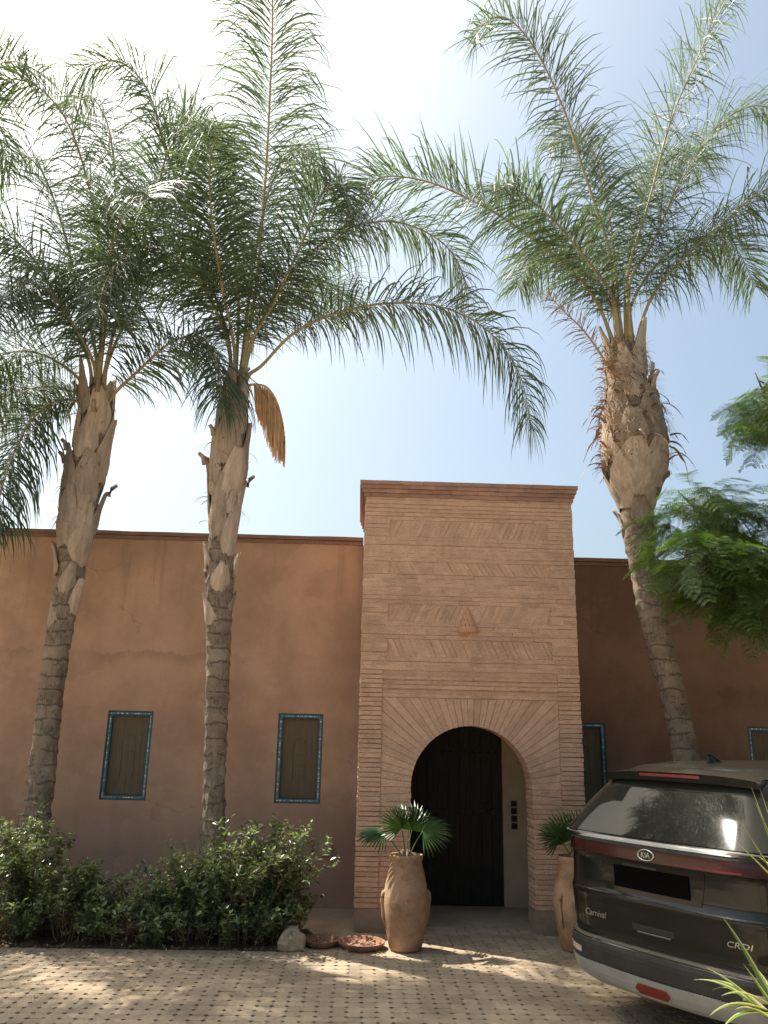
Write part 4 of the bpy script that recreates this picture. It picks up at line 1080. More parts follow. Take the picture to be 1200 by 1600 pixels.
# unseen bulk of the crown, added to shade the right-hand wall and ground
V = []; F = []; br = MB()
for c, e, n in (((5.9, 7.6, 4.7), (1.0, 1.5, 1.1), 520), ((7.0, 6.2, 5.2), (1.6, 2.2, 1.5), 900), ((6.2, 8.2, 6.0), (1.2, 1.2, 0.9), 420), ((6.2, 4.6, 4.6), (1.2, 1.5, 1.0), 620), ((8.4, 7.4, 4.8), (1.4, 1.8, 1.4), 700), ((4.4, 3.7, 4.2), (0.9, 1.2, 0.9), 600), ((4.9, 5.1, 5.0), (0.8, 1.2, 0.9), 620), ((5.75, 8.5, 4.9), (0.8, 1.0, 0.9), 520), ((5.2, 2.4, 4.0), (1.2, 1.3, 1.2), 700), ((7.2, 3.6, 4.4), (1.4, 1.6, 1.4), 800), ((5.9, 7.2, 3.3), (0.9, 1.3, 0.7), 420)):
    c = Vector(c)-JO; br.tube(catmull([TOP, TOP.lerp(c, 0.5)+Vector((0, 0, 0.3)), c], 10), [0.07-0.005*i for i in range(10)], 7)
    for k in range(n):
        q = Vector((r.gauss(0, 1), r.gauss(0, 1), r.gauss(0, 1))).normalized()*r.uniform(0.4, 1.0)
        p = c+Vector((q.x*e[0], q.y*e[1], q.z*e[2])); a = r.uniform(0, 6.283); tl = r.uniform(-0.5, 0.2)
        d = Vector((math.cos(a), math.sin(a), tl)).normalized(); s0 = d.cross(Vector((0, 0, 1))).normalized()
        for m_ in range(9):
            t = 0.05+0.36*m_/8
            for sg in (-1, 1):
                b0 = p+d*t; tip = b0+(s0*sg+d*0.5).normalized()*(0.13*math.sin(math.pi*(0.2+0.7*m_/8)))-Vector((0, 0, 0.03)); w_ = d*0.014; o = len(V)
                V += [b0-w_*0.4, b0+w_, tip+w_*0.3, tip-w_*0.3]; F.append((o, o+1, o+2, o+3))
me = bpy.data.meshes.new('crown'); me.from_pydata([tuple(v) for v in V], [], F); me.materials.append(M_JLEAF); me.update()
o = bpy.data.objects.new('crown', me); COL.objects.link(o); o.parent = jt; o['kind'] = 'stuff'
br.build('branch', M_JBARK, jt, True)

# ================================================================== JARS AND FAN PALMS
def jar(x, y, label, rz, seed):
    root = empty('terracotta_jar', (x, y, 0.002), rz); tag(root, label, 'jar', 'tall terracotta jars flanking the arch')
    prof = [(0.0, 0.0), (0.132, 0.0), (0.150, 0.02), (0.172, 0.12), (0.200, 0.27), (0.213, 0.38), (0.208, 0.46), (0.192, 0.55), (0.170, 0.64), (0.152, 0.705), (0.146, 0.735),
            (0.152, 0.752), (0.158, 0.775), (0.156, 0.797), (0.148, 0.803), (0.138, 0.797), (0.130, 0.76), (0.130, 0.72), (0.0, 0.715)]
    b = MB(); b.lathe(prof, 48)
    b.v = [(vx*(1+0.009*noise.noise((vx*3, vy*3, vz*4+seed))), vy*(1+0.009*noise.noise((vx*3+9, vy*3, vz*4+seed))), vz) for vx, vy, vz in b.v]
    b.v = [(vx*0.99, vy*0.99, vz) for vx, vy, vz in b.v]
    b.build('body', M_TERRA, root, True)
    for sg in (-1, 1):
        h = MB(); P = catmull([(sg*0.178, 0, 0.20), (sg*0.205, 0, 0.25), (sg*0.212, 0, 0.34), (sg*0.220, 0, 0.42), (sg*0.207, 0, 0.475), (sg*0.175, 0, 0.47)], 18)
        h.tube(P, [0.012+0.014*(i/17)**1.5 for i in range(18)], 9); h.build('handle', M_TERRA, root, True)
    s_ = MB(); s_.lathe([(0.0, 0.735), (0.07, 0.73), (0.128, 0.722)], 20); s_.build('potting_soil', M_SOIL, root, True)
    return root
JA = (0.475, 8.03); JB = (2.07, 8.12)
jar(*JA, 'terracotta jar standing left of the arch, beside the clay saucers', R(8), 1)
jar(*JB, 'terracotta jar right of the arch, half hidden by the car', R(35), 2)

def fan_leaf(parent, base, hub, direction, normal, rad, seed, nseg=22, spread=R(185)):
    r = random.Random(seed); V = []; F = []
    hub = Vector(hub); d = Vector(direction).normalized(); n = Vector(normal); n = (n-d*n.dot(d)).normalized(); s_ = d.cross(n)
    fuse = 0.40
    def pt(a, q, lift): return hub+(d*math.cos(a)+s_*math.sin(a))*q+n*lift
    for k in range(nseg):
        a = -spread/2+spread*(k+0.5)/nseg; h = spread/nseg/2
        L = rad*(0.78+0.22*math.cos(a*0.8))*r.uniform(0.93, 1.04); dr = -0.03-0.05*r.random()
        o = len(V)
        V += [hub, pt(a-h, L*fuse, -0.006), pt(a, L*fuse, 0.008), pt(a+h, L*fuse, -0.006),
              pt(a-h*0.55, L*0.78, -0.010+dr*0.3), pt(a, L*0.78, dr*0.3+0.003), pt(a+h*0.55, L*0.78, -0.010+dr*0.3), pt(a+r.uniform(-0.02, 0.02), L, dr-0.01)]
        F += [(o, o+1, o+2), (o, o+2, o+3), (o+1, o+4, o+5, o+2), (o+2, o+5, o+6, o+3), (o+4, o+7, o+5), (o+5, o+7, o+6)]
    me = bpy.data.meshes.new('fan_leaf'); me.from_pydata([tuple(v) for v in V], [], F); me.materials.append(M_FAN); me.update()
    o = bpy.data.objects.new('fan_leaf', me); COL.objects.link(o); o.parent = parent
    b = MB(); base = Vector(base); m_ = base.lerp(hub, 0.55)+Vector((0, 0, 0.02))
    b.tube(catmull([base, m_, hub], 10), [0.007-0.003*i/9 for i in range(10)], 6); b.build('leaf_stalk', M_YUC, o, True)
def fan_palm(x, y, label, leaves, seed):
    root = empty('fan_palm', (x, y, 0.74)); tag(root, label, 'fan palm', 'small fan palms in the terracotta jars')
    b = MB(); r = random.Random(seed)
    for k in range(3):
        a = k*2.1+seed; b.tube([(0.03*math.cos(a), 0.03*math.sin(a), -0.02), (0.035*math.cos(a), 0.035*math.sin(a), 0.10)], [0.026, 0.018], 8)
    b.build('stem', M_TRUNK, root, True)
    for i, (hub, d, n, rad) in enumerate(leaves):
        fan_leaf(root, (hub[0]*0.12, hub[1]*0.12, 0.03), hub, d, n, rad, seed*20+i)
fan_palm(*JA, 'small fan palm sprouting from the jar left of the arch', [
    ((-0.22, -0.06, 0.24), (-1, -0.15, 0.02), (0.05, -0.35, 1), 0.27), ((-0.05, -0.04, 0.29), (-0.55, -0.2, 0.62), (-0.3, -0.8, 0.7), 0.25),
    ((0.05, 0.02, 0.27), (0.12, 0.1, 1), (0.3, -1, 0.1), 0.27), ((0.15, -0.04, 0.27), (1, -0.15, 0.12), (-0.1, -0.6, 0.8), 0.29),
    ((0.02, 0.12, 0.28), (0.1, 0.8, 0.45), (0, -0.5, 0.9), 0.22)], 1)
fan_palm(*JB, 'dark fan palm in the jar beside the parked car', [
    ((-0.06, -0.06, 0.20), (-0.35, -0.1, 1), (0.1, -1, 0.1), 0.29), ((0.06, 0.0, 0.21), (0.4, 0, 0.8), (0, -1, 0.2), 0.28), ((-0.13, 0.03, 0.20), (-0.9, 0.0, 0.6), (0.3, -0.8, 0.5), 0.23),
    ((0.15, 0.1, 0.22), (0.9, 0.3, 0.3), (-0.2, -0.2, 1), 0.25)], 2)

# ================================================================== SAUCERS, STONES, WALL FITTINGS
def saucer(x, y, rad, label, seed):
    b = MB(); b.lathe([(0.0, 0.004), (rad*0.80, 0.004), (rad*0.88, 0.012), (rad*0.985, 0.050), (rad, 0.056), (rad*0.975, 0.060), (rad*0.94, 0.053), (rad*0.86, 0.026), (rad*0.78, 0.020), (0.0, 0.020)], 44)
    b.v = [(vx*(1+0.015*noise.noise((vx*4, vy*4, seed))), vy*(1+0.015*noise.noise((vx*4, vy*4, seed+5))), vz) for vx, vy, vz in b.v]
    root = empty('plant_saucer', (x, y, 0.001)); tag(root, label, 'saucer', 'clay saucers on the paving')
    b.build('dish', M_SAUCER, root, True)
    r = random.Random(seed); V = []; F = []
    for _ in range(70):
        a = r.uniform(0, 6.283); q = rad*0.8*r.random()**0.5; p = Vector((q*math.cos(a), q*math.sin(a), 0.022+r.random()*0.012)); d = Vector((r.uniform(-1, 1), r.uniform(-1, 1), r.uniform(-0.1, 0.3))).normalized()
        leaf_quad(V, F, p, d, (Vector((0, 0, 1))-d*d.z).normalized(), r.uniform(0.02, 0.05), 0.018)
    me = bpy.data.meshes.new('dry_leaves'); me.from_pydata([tuple(v) for v in V], [], F); me.materials.append(M_LITTER); me.update()
    o = bpy.data.objects.new('dry_leaves', me); COL.objects.link(o); o.parent = root; o['kind'] = 'stuff'
saucer(0.08, 8.07, 0.215, 'larger clay saucer right against the left jar', 1)
saucer(-0.29, 8.14, 0.170, 'smaller clay saucer next to the pale stone', 2)
def rock(name, x, y, sx, sy, sz, seed, label, m=None):
    r = random.Random(seed); b = MB(); rows = []
    nu, nv = 14, 9
    for j in range(nv):
        th = math.pi*j/(nv-1); row = []
        for i in range(nu):
            ph = 2*math.pi*i/nu; d = Vector((math.sin(th)*math.cos(ph), math.sin(th)*math.sin(ph), math.cos(th)))
            q = 1+0.55*noise.noise(d*1.3+Vector((seed, 0, 0)))+0.22*noise.noise(d*3+Vector((seed, 3, 0)))
            row.append((d.x*sx*q, d.y*sy*q, max(-sz*0.55, d.z*sz*q)+sz*0.55))
        rows.append(row)
    b.grid(rows, 0, True); o = b.build(name, m or M_STONE); o.location = (x, y, -0.002); tag(o, label, 'stone'); return o
rock('stone', -0.55, 7.96, 0.115, 0.10, 0.115, 4, 'pale angular stone at the corner of the planting bed')
rock('stone', -0.46, 8.30, 0.075, 0.06, 0.06, 8, 'small dark stone behind the pale one', M_SOIL)

# pierced clay wall lamp: half cone with real openings
lamp = empty('wall_lamp', (1.155, TY-0.004, 2.955)); tag(lamp, 'small pierced clay wall lamp above the arch', 'wall lamp')
nu, nv = 25, 15; holes = set()
for row_, cols in ((3, (4, 8, 12, 16, 20)), (6, (6, 10, 14, 18)), (9, (8, 12, 16)), (12, (10, 12, 14))):
    for c in cols: holes.add((row_, c))
def lamp_pt(i, j, rr):
    a = math.pi+math.pi*i/(nu-1); t = j/(nv-1); q = (0.112*(1-t)**0.9*0.82+0.112*0.18)*(1-0.72*t**3)+rr
    return (q*math.cos(a), q*math.sin(a)*0.85, 0.01+0.275*t)
b = MB(); vid = {}
for L_ in (0, 1):
    for j in range(nv):
        for i in range(nu): vid[(L_, i, j)] = len(b.v); b.v.append(lamp_pt(i, j, -0.010*L_))
for j in range(nv-1):
    for i in range(nu-1):
        if (j, i) in holes:
            for (p, q) in (((i, j), (i+1, j)), ((i+1, j), (i+1, j+1)), ((i+1, j+1), (i, j+1)), ((i, j+1), (i, j))):
                b.f.append((vid[(0, *p)], vid[(0, *q)], vid[(1, *q)], vid[(1, *p)])); b.m.append(0)
            continue
        b.f.append((vid[(0, i, j)], vid[(0, i+1, j)], vid[(0, i+1, j+1)], vid[(0, i, j+1)])); b.m.append(0)
        b.f.append((vid[(1, i, j+1)], vid[(1, i+1, j+1)], vid[(1, i+1, j)], vid[(1, i, j)])); b.m.append(0)
b.build('shade', M_LAMP, lamp)
b = MB(); b.lathe([(0.100, 0.0), (0.116, 0.0), (0.118, 0.012), (0.102, 0.014)], 24, ang=(math.pi, 2*math.pi)); b.v = [(x, y*0.86, z) for x, y, z in b.v]; b.build('rim', M_LAMP, lamp)

# four dark plaques on the cream wall beside the door
pq = empty('door_plaques', (1.855, PY-0.002, 0.84)); tag(pq, 'column of four small dark plaques on the cream wall by the door', 'plaque')
for k in range(4):
    b = MB(); b.box(-0.034, 0.034, -0.014, 0.0, k*0.083, k*0.083+0.066)
    pl2 = b.build('plaque', M_IRON, pq)
    b = MB(); b.tube([(0.017*math.cos(a), -0.016, k*0.083+0.033+0.017*math.sin(a)) for a in [q*2*math.pi/14 for q in range(15)]], 0.004, 5, cap=False); b.build('ring', M_IRON, pl2)
# small utility box
ub = empty('wall_box', (-0.345, WY-0.001, 0.55)); tag(ub, 'small square utility box low on the wall by the shrubs', 'utility box')
b = MB(); b.box(-0.068, 0.068, -0.030, 0.0, 0, 0.135); b.build('case', M_CREAM, ub)
b = MB(); b.box(-0.058, 0.058, -0.036, -0.0302, 0.010, 0.125); b.build('cover', M_CREAM, ub)

# dry litter on the paving
r = random.Random(9); V = []; F = []
for n, (x0, x1, y0, y1) in ((420, (-4.0, -0.6, 7.62, 7.96)), (150, (-0.45, 0.25, 7.62, 7.9)), (260, (-3.5, 1.7, 6.0, 7.8))):
    for _ in range(n):
        y = y1-(y1-y0)*r.random()**1.8; p = Vector((r.uniform(x0, x1), y, 0.003+0.004*r.random())); d = Vector((r.uniform(-1, 1), r.uniform(-1, 1), r.uniform(0, 0.3))).normalized()
        leaf_quad(V, F, p, d, (Vector((r.uniform(-0.3, 0.3), 0, 1))-d*d.z).normalized(), r.uniform(0.015, 0.045), r.uniform(0.008, 0.016))
me = bpy.data.meshes.new('leaf_litter'); me.from_pydata([tuple(v) for v in V], [], F); me.materials.append(M_LITTER); me.update()
o = bpy.data.objects.new('leaf_litter', me); COL.objects.link(o); tag(o, 'dry fallen leaves scattered on the paving along the bed', 'leaf litter', kind='stuff')

# ================================================================== YUCCA (front right)
yr = empty('yucca', (2.15, 4.25, 0.0)); tag(yr, 'yellow-edged yucca in the front right corner', 'yucca'); YO = Vector((2.15, 4.25, 0))
def strap(parent, base, d, L, w, bend, seed, margin=True):
    r = random.Random(seed); p = Vector(base); d = Vector(d).normalized(); rows = []
    s_ = d.cross(Vector((0, 0, 1)))
    if s_.length < 0.1: s_ = Vector((1, 0, 0))
    s_.normalize(); n = 12
    for k in range(n+1):
        t = k/n; ww = w*(0.55+0.45*min(1, t*4))*(1-t**2.2)+0.001; nr = s_.cross(d).normalized()
        rows.append([p-s_*ww+nr*ww*0.35, p-s_*ww*0.66+nr*ww*0.15, p, p+s_*ww*0.66+nr*ww*0.15, p+s_*ww+nr*ww*0.35])
        p = p+d*L/n; d = (d+Vector((0, 0, -bend*(0.3+t)/n*2))).normalized()
    b = MB(); nu = 5; o = 0
    b.v = [tuple(q) for rw in rows for q in rw]
    for k in range(n):
        for i in range(4):
            b.f.append((k*nu+i, k*nu+i+1, (k+1)*nu+i+1, (k+1)*nu+i)); b.m.append(1 if i in (0, 3) else 0)
    b.build('leaf', [M_YUC, M_YUCE], parent, True)
def ypt(x, y, z): return Vector((x, y, z))-YO
LOWC, HIC = ypt(2.03, 4.20, 0.60), ypt(2.17, 4.30, 1.12)
b = MB(); b.tube([(0, 0, -0.02), (-0.05, 0, 0.2), LOWC], [0.05, 0.045, 0.035], 9); b.tube([(0.02, 0.02, -0.02), (0.03, 0.03, 0.6), HIC], [0.05, 0.045, 0.035], 9); b.build('stem', M_TRUNK, yr, True)
r = random.Random(2)
for d, L, bd in (((-0.62, -0.1, 1.05), 0.36, 0.12), ((-1, -0.1, 0.80), 0.34, 0.75), ((-1, -0.15, 0.55), 0.40, 0.80), ((-1, -0.3, 0.35), 0.36, 0.7), ((-0.5, -0.8, 0.8), 0.42, 0.6), ((-0.3, 0.4, 1), 0.5, 0.3)):
    strap(yr, LOWC+Vector((r.uniform(-0.02, 0.02), r.uniform(-0.02, 0.02), r.uniform(-0.06, 0.05))), d, L, 0.026, bd, r.random())
for k in range(12):
    a = k*0.62+2.2; strap(yr, LOWC+Vector((0.02*math.cos(a), 0.02*math.sin(a), -0.04)), (math.cos(a)*0.8, math.sin(a)*0.8, r.uniform(0.2, 0.9)) if math.cos(a) > -0.3 else (math.cos(a)*0.5, math.sin(a), r.uniform(0.3, 0.8)), r.uniform(0.35, 0.5), 0.025, r.uniform(0.4, 0.8), k)
for d, L, bd in (((-0.55, 0.0, 0.95), 0.50, 0.05), ((-0.36, -0.1, 1.0), 0.46, 0.08), ((-0.18, 0.1, 1.0), 0.50, 0.06), ((-0.7, -0.1, 0.75), 0.40, 0.15), ((-0.25, 0, 1), 0.55, 0.05)):
    strap(yr, HIC+Vector((r.uniform(-0.02, 0.02), r.uniform(-0.02, 0.02), r.uniform(-0.05, 0.03))), d, L, 0.013, bd, r.random())
for k in range(14):
    a = -1.6+k*0.23*1.0; strap(yr, HIC, (math.cos(a)*0.9, math.sin(a)*0.9, r.uniform(0.1, 1.0)), r.uniform(0.4, 0.55), 0.013, r.uniform(0.1, 0.4), k)

# ================================================================== CAR
CAR_W = [(.20, .84), (.3, .905), (.4, .935), (.55, .95), (.8, .955), (1.0, .95), (1.13, .935), (1.2, .915), (1.4, .835), (1.55, .745), (1.62, .69), (1.68, .60), (1.715, .45), (1.73, .25)]
CAR_A0 = [(.20, .22), (.25, .04), (.29, -.005), (.33, -.02), (.40, -.032), (.49, -.035), (.525, -.024), (.545, .018), (.60, .022), (.66, .012), (.80, -.002), (.835, -.012), (.86, .006), (.90, .012),
          (1.0, .012), (1.06, .008), (1.085, -.012), (1.16, -.008), (1.19, -.002), (1.215, .015), (1.40, .175), (1.55, .31), (1.62, .38), (1.68, .50), (1.715, .75), (1.73, 1.05)]
CAR_A1 = [(.20, 4.85), (.3, 5.0), (.5, 5.1), (.7, 5.1), (.85, 5.06), (.95, 4.92), (1.0, 4.7), (1.05, 4.4), (1.1, 4.12), (1.2, 3.98), (1.55, 3.3), (1.62, 3.1), (1.68, 2.8), (1.715, 2.4), (1.73, 2.0)]
car = empty('parked_car', (1.9487, 5.697, 0.0), R(-58.2)); tag(car, 'dusty black minivan parked in front of the right wall, seen from behind', 'car')
def rear(s_, z, off=0.0):
    w = lerp_tab(CAR_W, z); u = min(1.0, abs(s_)/w); rc = 0.40 if z < 1.2 else 0.24
    rc = min(rc, w*0.6)
    d = max(0.0, abs(s_)-(w-rc)); d = min(d, rc*0.9999)
    return Vector((s_, lerp_tab(CAR_A0, z)+0.055*u*u+rc-math.sqrt(rc*rc-d*d), z))
def rear_n(s_, z):
    e = 0.006; w = lerp_tab(CAR_W, z)-0.002
    sa, sb = max(-w, s_-e), min(w, s_+e)
    n = (rear(sb, z)-rear(sa, z)).cross(rear(s_, z+e)-rear(s_, z-e)); n.normalize()
    return n if n.y < 0.3 else -n
def rp(s_, z, off=0.0): return rear(s_, z)+rear_n(s_, z)*off
def front(s_, z):
    w = lerp_tab(CAR_W, z); u = abs(s_)/w
    return Vector((s_, lerp_tab(CAR_A1, z)-0.28*u**3, z))
zs = sorted({z for z, _ in CAR_A0+CAR_W+CAR_A1} | {0.45, 0.7, 0.75, 0.95, 1.12, 1.25, 1.3, 1.35, 1.45, 1.5, 1.58, 1.65, 1.70})
rows = []
for z in zs:
    w = lerp_tab(CAR_W, z); ring = []
    us = [-1, -.985, -.96, -.92, -.87, -.80, -.72, -.6, -.45, -.3, -.15, 0]; us += [-u for u in us[-2::-1]]
    ring += [tuple(rear(w*u, z)) for u in us]
    ra, fa = rear(w, z).y, front(w, z).y
    ring += [(w, ra+(fa-ra)*k/9, z) for k in range(1, 9)]
    ring += [tuple(front(-w*u, z)) for u in (-1, -.9, -.75, -.5, -.25, 0, .25, .5, .75, .9, 1)]
    ring += [(-w, fa+(ra-fa)*k/9, z) for k in range(1, 9)]
    rows.append(ring)
b = MB(); b.grid(rows, 0, True); nr_ = len(rows[0])
b.f.append(tuple(range(nr_))[::-1]); b.m.append(0); b.f.append(tuple(range((len(rows)-1)*nr_, len(rows)*nr_))); b.m.append(0)
body = b.build('body', M_PAINT, car, True)
def patch(name, s0, s1, z0, z1, m, off=0.005, nu=24, nv=4, parent=None, smooth=True, skirt=True):
    """a piece of trim lying on the rear surface; s0/s1 may depend on z"""
    f0 = s0 if callable(s0) else (lambda z, q=s0: q); f1 = s1 if callable(s1) else (lambda z, q=s1: q)
    b = MB(); G = []
    for j in range(nv+1):
        G.append([])
        for i in range(nu+1):
            u = i/nu; za = z0(u) if callable(z0) else z0; zb = z1(u) if callable(z1) else z1
            z = za+(zb-za)*j/nv
            G[-1].append(rp(f0(z)+(f1(z)-f0(z))*u, z, off))
    b.grid([[tuple(p) for p in row] for row in G])
    if skirt:
        per = [G[0][i] for i in range(nu+1)]+[G[j][nu] for j in range(1, nv+1)]+[G[nv][i] for i in range(nu-1, -1, -1)]+[G[j][0] for j in range(nv-1, -1, -1)]
        b.grid([[tuple(p+Vector((0, off+0.012, 0))) for p in per], [tuple(p) for p in per]])
    return b.build(name, m, parent or car, smooth and not skirt)
wz = lambda q: (lambda z: lerp_tab(CAR_W, z)-q)
nw = lambda q: (lambda z: -lerp_tab(CAR_W, z)+q)
glass = patch('rear_window', nw(0.035), wz(0.035), 1.222, 1.585, M_GLASS, 0.006, 40, 14)
glass.data.polygons.foreach_set('use_smooth', [True]*len(glass.data.polygons))
patch('chrome_strip', -0.88, 0.88, 1.186, 1.206, M_SILVER, 0.012, 50, 2)
patch('dark_strip', -0.90, 0.90, 1.166, 1.184, M_PLASTIC, 0.008, 50, 2)
lb = patch('tail_light_bar', -0.92, 0.92, 1.088, 1.162, M_RED, 0.010, 60, 5)
patch('light_line', 0.16, 0.66, 1.094, 1.102, M_REDL, 0.013, 20, 1, lb)
for sg in (-1, 1):
    a_, c_ = sorted((sg*0.70, sg*0.90)); patch('lamp_cluster', a_, c_, 1.096, 1.150, M_RED, 0.0135, 12, 3, lb)
gate = patch('tailgate', lambda z: -0.80+0.03*(z < 0), lambda z: 0.80, 0.575, 1.082, M_PAINT, 0.004, 40, 22)
gate.data.polygons.foreach_set('use_smooth', [True]*len(gate.data.polygons))
for sg in (-1, 1):
    q = 0.806*sg; patch('gate_gap', q-0.006, q+0.006, 0.56, 1.085, M_RUBBER, 0.0015, 2, 16, skirt=False)
patch('gate_gap', -0.80, 0.80, 0.562, 0.573, M_RUBBER, 0.0015, 30, 1, skirt=False)
# plate recess, plate, handle, crease
patch('plate_recess', lambda z: -0.42+0.25*(1.075-z)*0.8, lambda z: 0.42-0.25*(1.075-z)*0.8, 0.868, 1.072, M_PAINT, 0.007, 12, 4, gate)
pn = patch('number_plate', -0.30, 0.30, 0.897, 1.036, M_PLATE, 0.016, 10, 4); pn['label'] = 'plain black number plate'
patch('plate_lamp_bar', -0.22, 0.06, 1.040, 1.066, M_PLASTIC, 0.014, 8, 2, gate)
patch('lower_crease', -0.78, 0.78, 0.838, 0.844, M_PAINT, 0.006, 40, 2, gate)
patch('handle_recess', -0.17, 0.16, 0.655, 0.690, M_PLASTIC, 0.006, 12, 2, gate)
patch('handle_trim', -0.13, 0.13, 0.644, 0.649, M_CHROME, 0.010, 12, 1, gate)
# bumper
bu = patch('bumper', -0.91, 0.91, 0.395, 0.522, M_PLASTIC, 0.004, 60, 5)
patch('bumper_ledge', -0.84, 0.84, 0.530, 0.540, M_PLASTIC, 0.004, 50, 2, bu)
sk = patch('skid_plate', lambda z: -0.80, lambda z: 0.80, lambda u: 0.275+0.055*abs(2*u-1)**3, lambda u: 0.385-0.012*abs(2*u-1)**4+0.02*abs(2*u-1)**2, M_SILVER, 0.016, 50, 6, bu)
fb = patch('fog_lamp_bezel', lambda z: -0.150+abs(z-0.325)*1.0, lambda z: 0.150-abs(z-0.325)*1.0, 0.290, 0.362, M_CHROME, 0.020, 10, 6, bu)
patch('fog_lamp', lambda z: -0.135+abs(z-0.325)*1.0, lambda z: 0.135-abs(z-0.325)*1.0, 0.297, 0.355, M_REDL, 0.026, 10, 6, bu)
for sg in (-1, 1):
    a_, c_ = sorted((sg*0.62, sg*0.80)); patch('corner_reflector', a_, c_, 0.425, 0.462, M_CLEAR, 0.010, 12, 2, bu)
    a_, c_ = sorted((sg*0.80, sg*0.90)); patch('red_corner_reflector', a_, c_, 0.420, 0.466, M_REDL, 0.010, 12, 2, bu)
# roof spoiler with the high brake light
b = MB(); top = []; edge = []; low = []; inn = []
for i in range(31):
    u = i/30*2-1; s_ = u*0.625; dr = 0.030*abs(u)**3; bk = 0.055*u*u
    top.append((s_*0.95, 0.62+bk, 1.688-0.055*abs(u)**3)); edge.append((s_, 0.265+bk, 1.652-dr)); low.append((s_, 0.285+bk, 1.592-dr*0.6)); inn.append((s_*0.97, 0.44+bk, 1.585-dr))
b.grid([inn, low, edge, [tuple((Vector(e)*0.6+Vector(t)*0.4)+Vector((0, 0, 0.008))) for e, t in zip(edge, top)], top])
for e in (0, -1): b.add([inn[e], low[e], edge[e], top[e]], [(0, 1, 2, 3)])
sp_ = recalc(b.build('roof_spoiler', M_PAINT, car, True)); sp_.data.polygons.foreach_set('use_smooth', [False]*len(sp_.data.polygons))
b = MB()
for zz, dz in ((0, 0), (1, 0.020)): pass
g1 = [[(s_, 0.259+0.055*(s_/0.68)**2, 1.622+dz-0.035*abs(s_/0.68)**3) for s_ in [-0.25+0.5*k/16 for k in range(17)]] for dz in (0, 0.019)]
b.grid(g1); b.build('brake_light', M_REDL, sp_)
# roof rails and antenna fin
for sg in (-1, 1):
    b = MB(); b.tube([(sg*0.60, 0.95, 1.668), (sg*0.60, 1.05, 1.695), (sg*0.61, 1.7, 1.70), (sg*0.60, 2.4, 1.69), (sg*0.59, 2.5, 1.65)], 0.012, 8); b.build('roof_rail', M_PLASTIC, car, True)
b = MB(); rows = []
for j in range(7):
    t = j/6; hw = 0.030*(1-t)**0.8+0.002; f0, f1 = 0.72+0.005*t, 0.90-0.13*t**1.4
    rows.append([(hw*math.cos(a), (f0+f1)/2+(f1-f0)/2*math.sin(a), 1.715+0.065*t) for a in [2*math.pi*k/14 for k in range(14)]])
b.grid(rows, 0, True); b.add(rows[-1], [tuple(range(14))]); b.build('antenna_fin', M_PAINT, car, True)
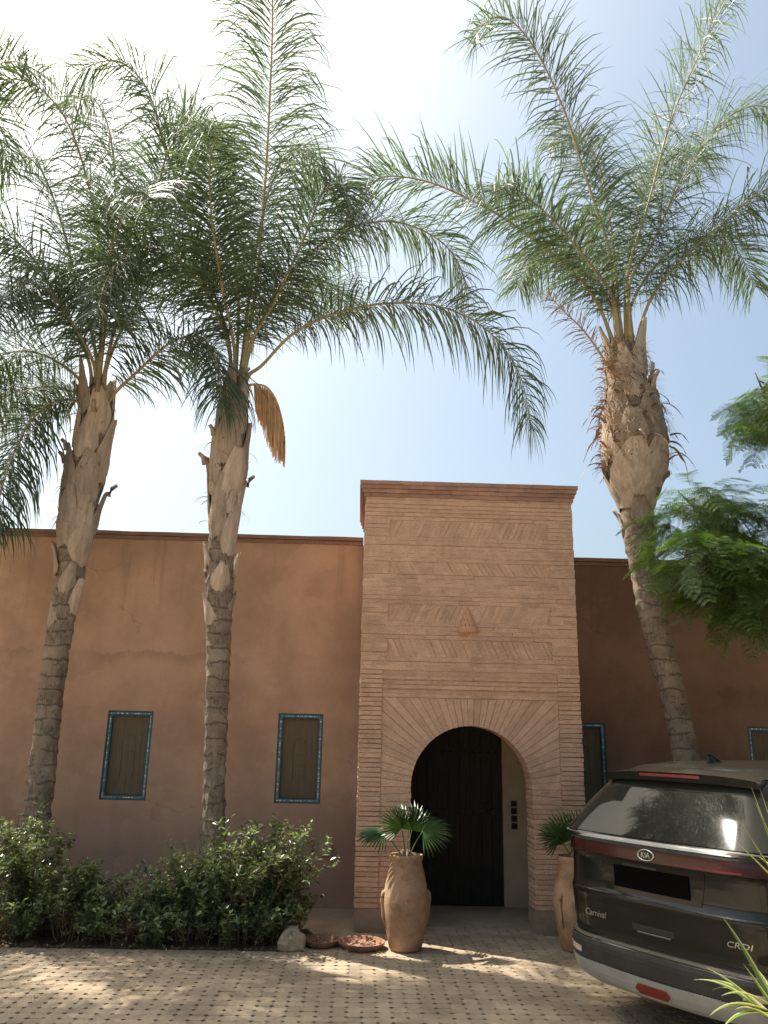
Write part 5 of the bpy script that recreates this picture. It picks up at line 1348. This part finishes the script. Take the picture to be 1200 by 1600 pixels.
# side glass, windscreen, lamps, mirrors, wheels
for sg in (-1, 1):
    for a_, c_ in ((0.55, 1.55), (1.62, 2.45), (2.52, 3.35)):
        b = MB(); b.grid([[(sg*(lerp_tab(CAR_W, z)+0.004), a_+(c_-a_)*i/8+(0.25*(z-1.2) if a_ < 0.6 else 0)-(0.55*(z-1.2) if c_ > 3 and i > 5 else 0)*(i-5)/3, z) for i in range(9)] for z in (1.2, 1.3, 1.4, 1.5)])
        recalc(b.build('side_window', M_GLASS, car, True))
    b = MB(); P = [Vector((sg*0.93, 3.3, 1.22)), Vector((sg*1.04, 3.28, 1.20)), Vector((sg*1.12, 3.27, 1.19))]; b.tube(P, [0.03, 0.085, 0.055], 10); b.build('wing_mirror', M_PAINT, car, True)
    b = MB(); b.grid([[tuple(front(sg*q, z)+Vector((0, 0.008, 0))) for q in (0.55, 0.65, 0.75, 0.85, 0.92)] for z in (0.72, 0.78, 0.84)]); b.build('headlight', M_CLEAR, car, True)
    for wy in (1.03, 4.12):
        wh = empty('wheel', (sg*0.885, wy, 0.345), 0, car)
        b = MB(); b.lathe([(0.20, -0.11), (0.325, -0.115), (0.345, -0.09), (0.345, 0.09), (0.325, 0.115), (0.20, 0.11)], 40); b.v = [(z, x, y) for x, y, z in b.v]; b.build('tyre', M_RUBBER, wh, True)
        b = MB(); b.lathe([(0.0, 0.075), (0.05, 0.08), (0.06, 0.06)], 16); b.lathe([(0.205, 0.105), (0.195, 0.06), (0.19, -0.10)], 36)
        for k in range(10):
            a = k*math.pi/5; b.tube([(0.05*math.cos(a), 0.05*math.sin(a), 0.068), (0.20*math.cos(a), 0.20*math.sin(a), 0.088)], [0.018, 0.014], 5)
        b.v = [(z*sg, x, y) for x, y, z in b.v]; b.build('rim', M_SILVER, wh, True)
        b = MB(); n = 24
        b.grid([[(sg*(lerp_tab(CAR_W, max(0.22, wy*0+0.345+rr*math.sin(a)))+0.006), wy+rr*math.cos(a), 0.345+rr*math.sin(a)) for a in [-0.4+(math.pi+0.8)*k/n for k in range(n+1)]] for rr in (0.33, 0.40)])
        recalc(b.build('wheel_arch', M_PLASTIC, car, True))
b = MB(); b.grid([[tuple(front((lerp_tab(CAR_W, z)-0.08)*(i/8*2-1), z)+Vector((0, 0.006, 0.004))) for i in range(9)] for z in (1.22, 1.35, 1.5)]); b.build('windscreen', M_GLASS, car, True)
b = MB(); b.box(-0.82, 0.82, 0.30, 4.7, 0.19, 0.197); b.build('underbody', M_RUBBER, car)
# emblem and lettering
def lettering(name, text, s_, z, size, m, off=0.014, shear=0.0, stretch=1.0, parent=None):
    cu = bpy.data.curves.new(name, 'FONT'); cu.body = text; cu.size = size; cu.align_x = 'CENTER'; cu.align_y = 'CENTER'; cu.extrude = 0.002; cu.shear = shear; cu.resolution_u = 3
    tmp = bpy.data.objects.new(name, cu); COL.objects.link(tmp)
    dg = bpy.context.evaluated_depsgraph_get(); me = bpy.data.meshes.new_from_object(tmp.evaluated_get(dg))
    bpy.data.objects.remove(tmp)
    for v in me.vertices:
        x, y, d = v.co; v.co = rp(s_+x*stretch, z+y, off+d)
    me.materials.clear(); me.materials.append(m)
    o = bpy.data.objects.new(name, me); COL.objects.link(o); o.parent = parent or car; return o
EZ = 1.128
em = MB(); em.grid([[tuple(rp((0.068*q)*math.cos(a), EZ+(0.035*q)*math.sin(a), of)) for a in [2*math.pi*k/40 for k in range(40)]] for q, of in ((0.86, 0.012), (0.88, 0.020), (1.0, 0.020), (1.02, 0.012))], 0, True)
emb = em.build('emblem_ring', M_CHROME, car, True)
em = MB(); em.add([tuple(rp(0.0585*math.cos(a), EZ+0.030*math.sin(a), 0.0135)) for a in [2*math.pi*k/40 for k in range(40)]], [tuple(range(40))]); em.build('emblem_field', M_PLASTIC, emb)
lettering('emblem_letters', 'KIA', 0.0, EZ, 0.048, M_CHROME, 0.018, 0.0, 0.95, emb)
lettering('badge', 'Carnival', -0.50, 0.690, 0.060, M_CHROME, 0.010, 0.25, 1.0)
lettering('badge', 'CRDI', 0.600, 0.700, 0.048, M_CHROME, 0.010, 0.25, 1.35)
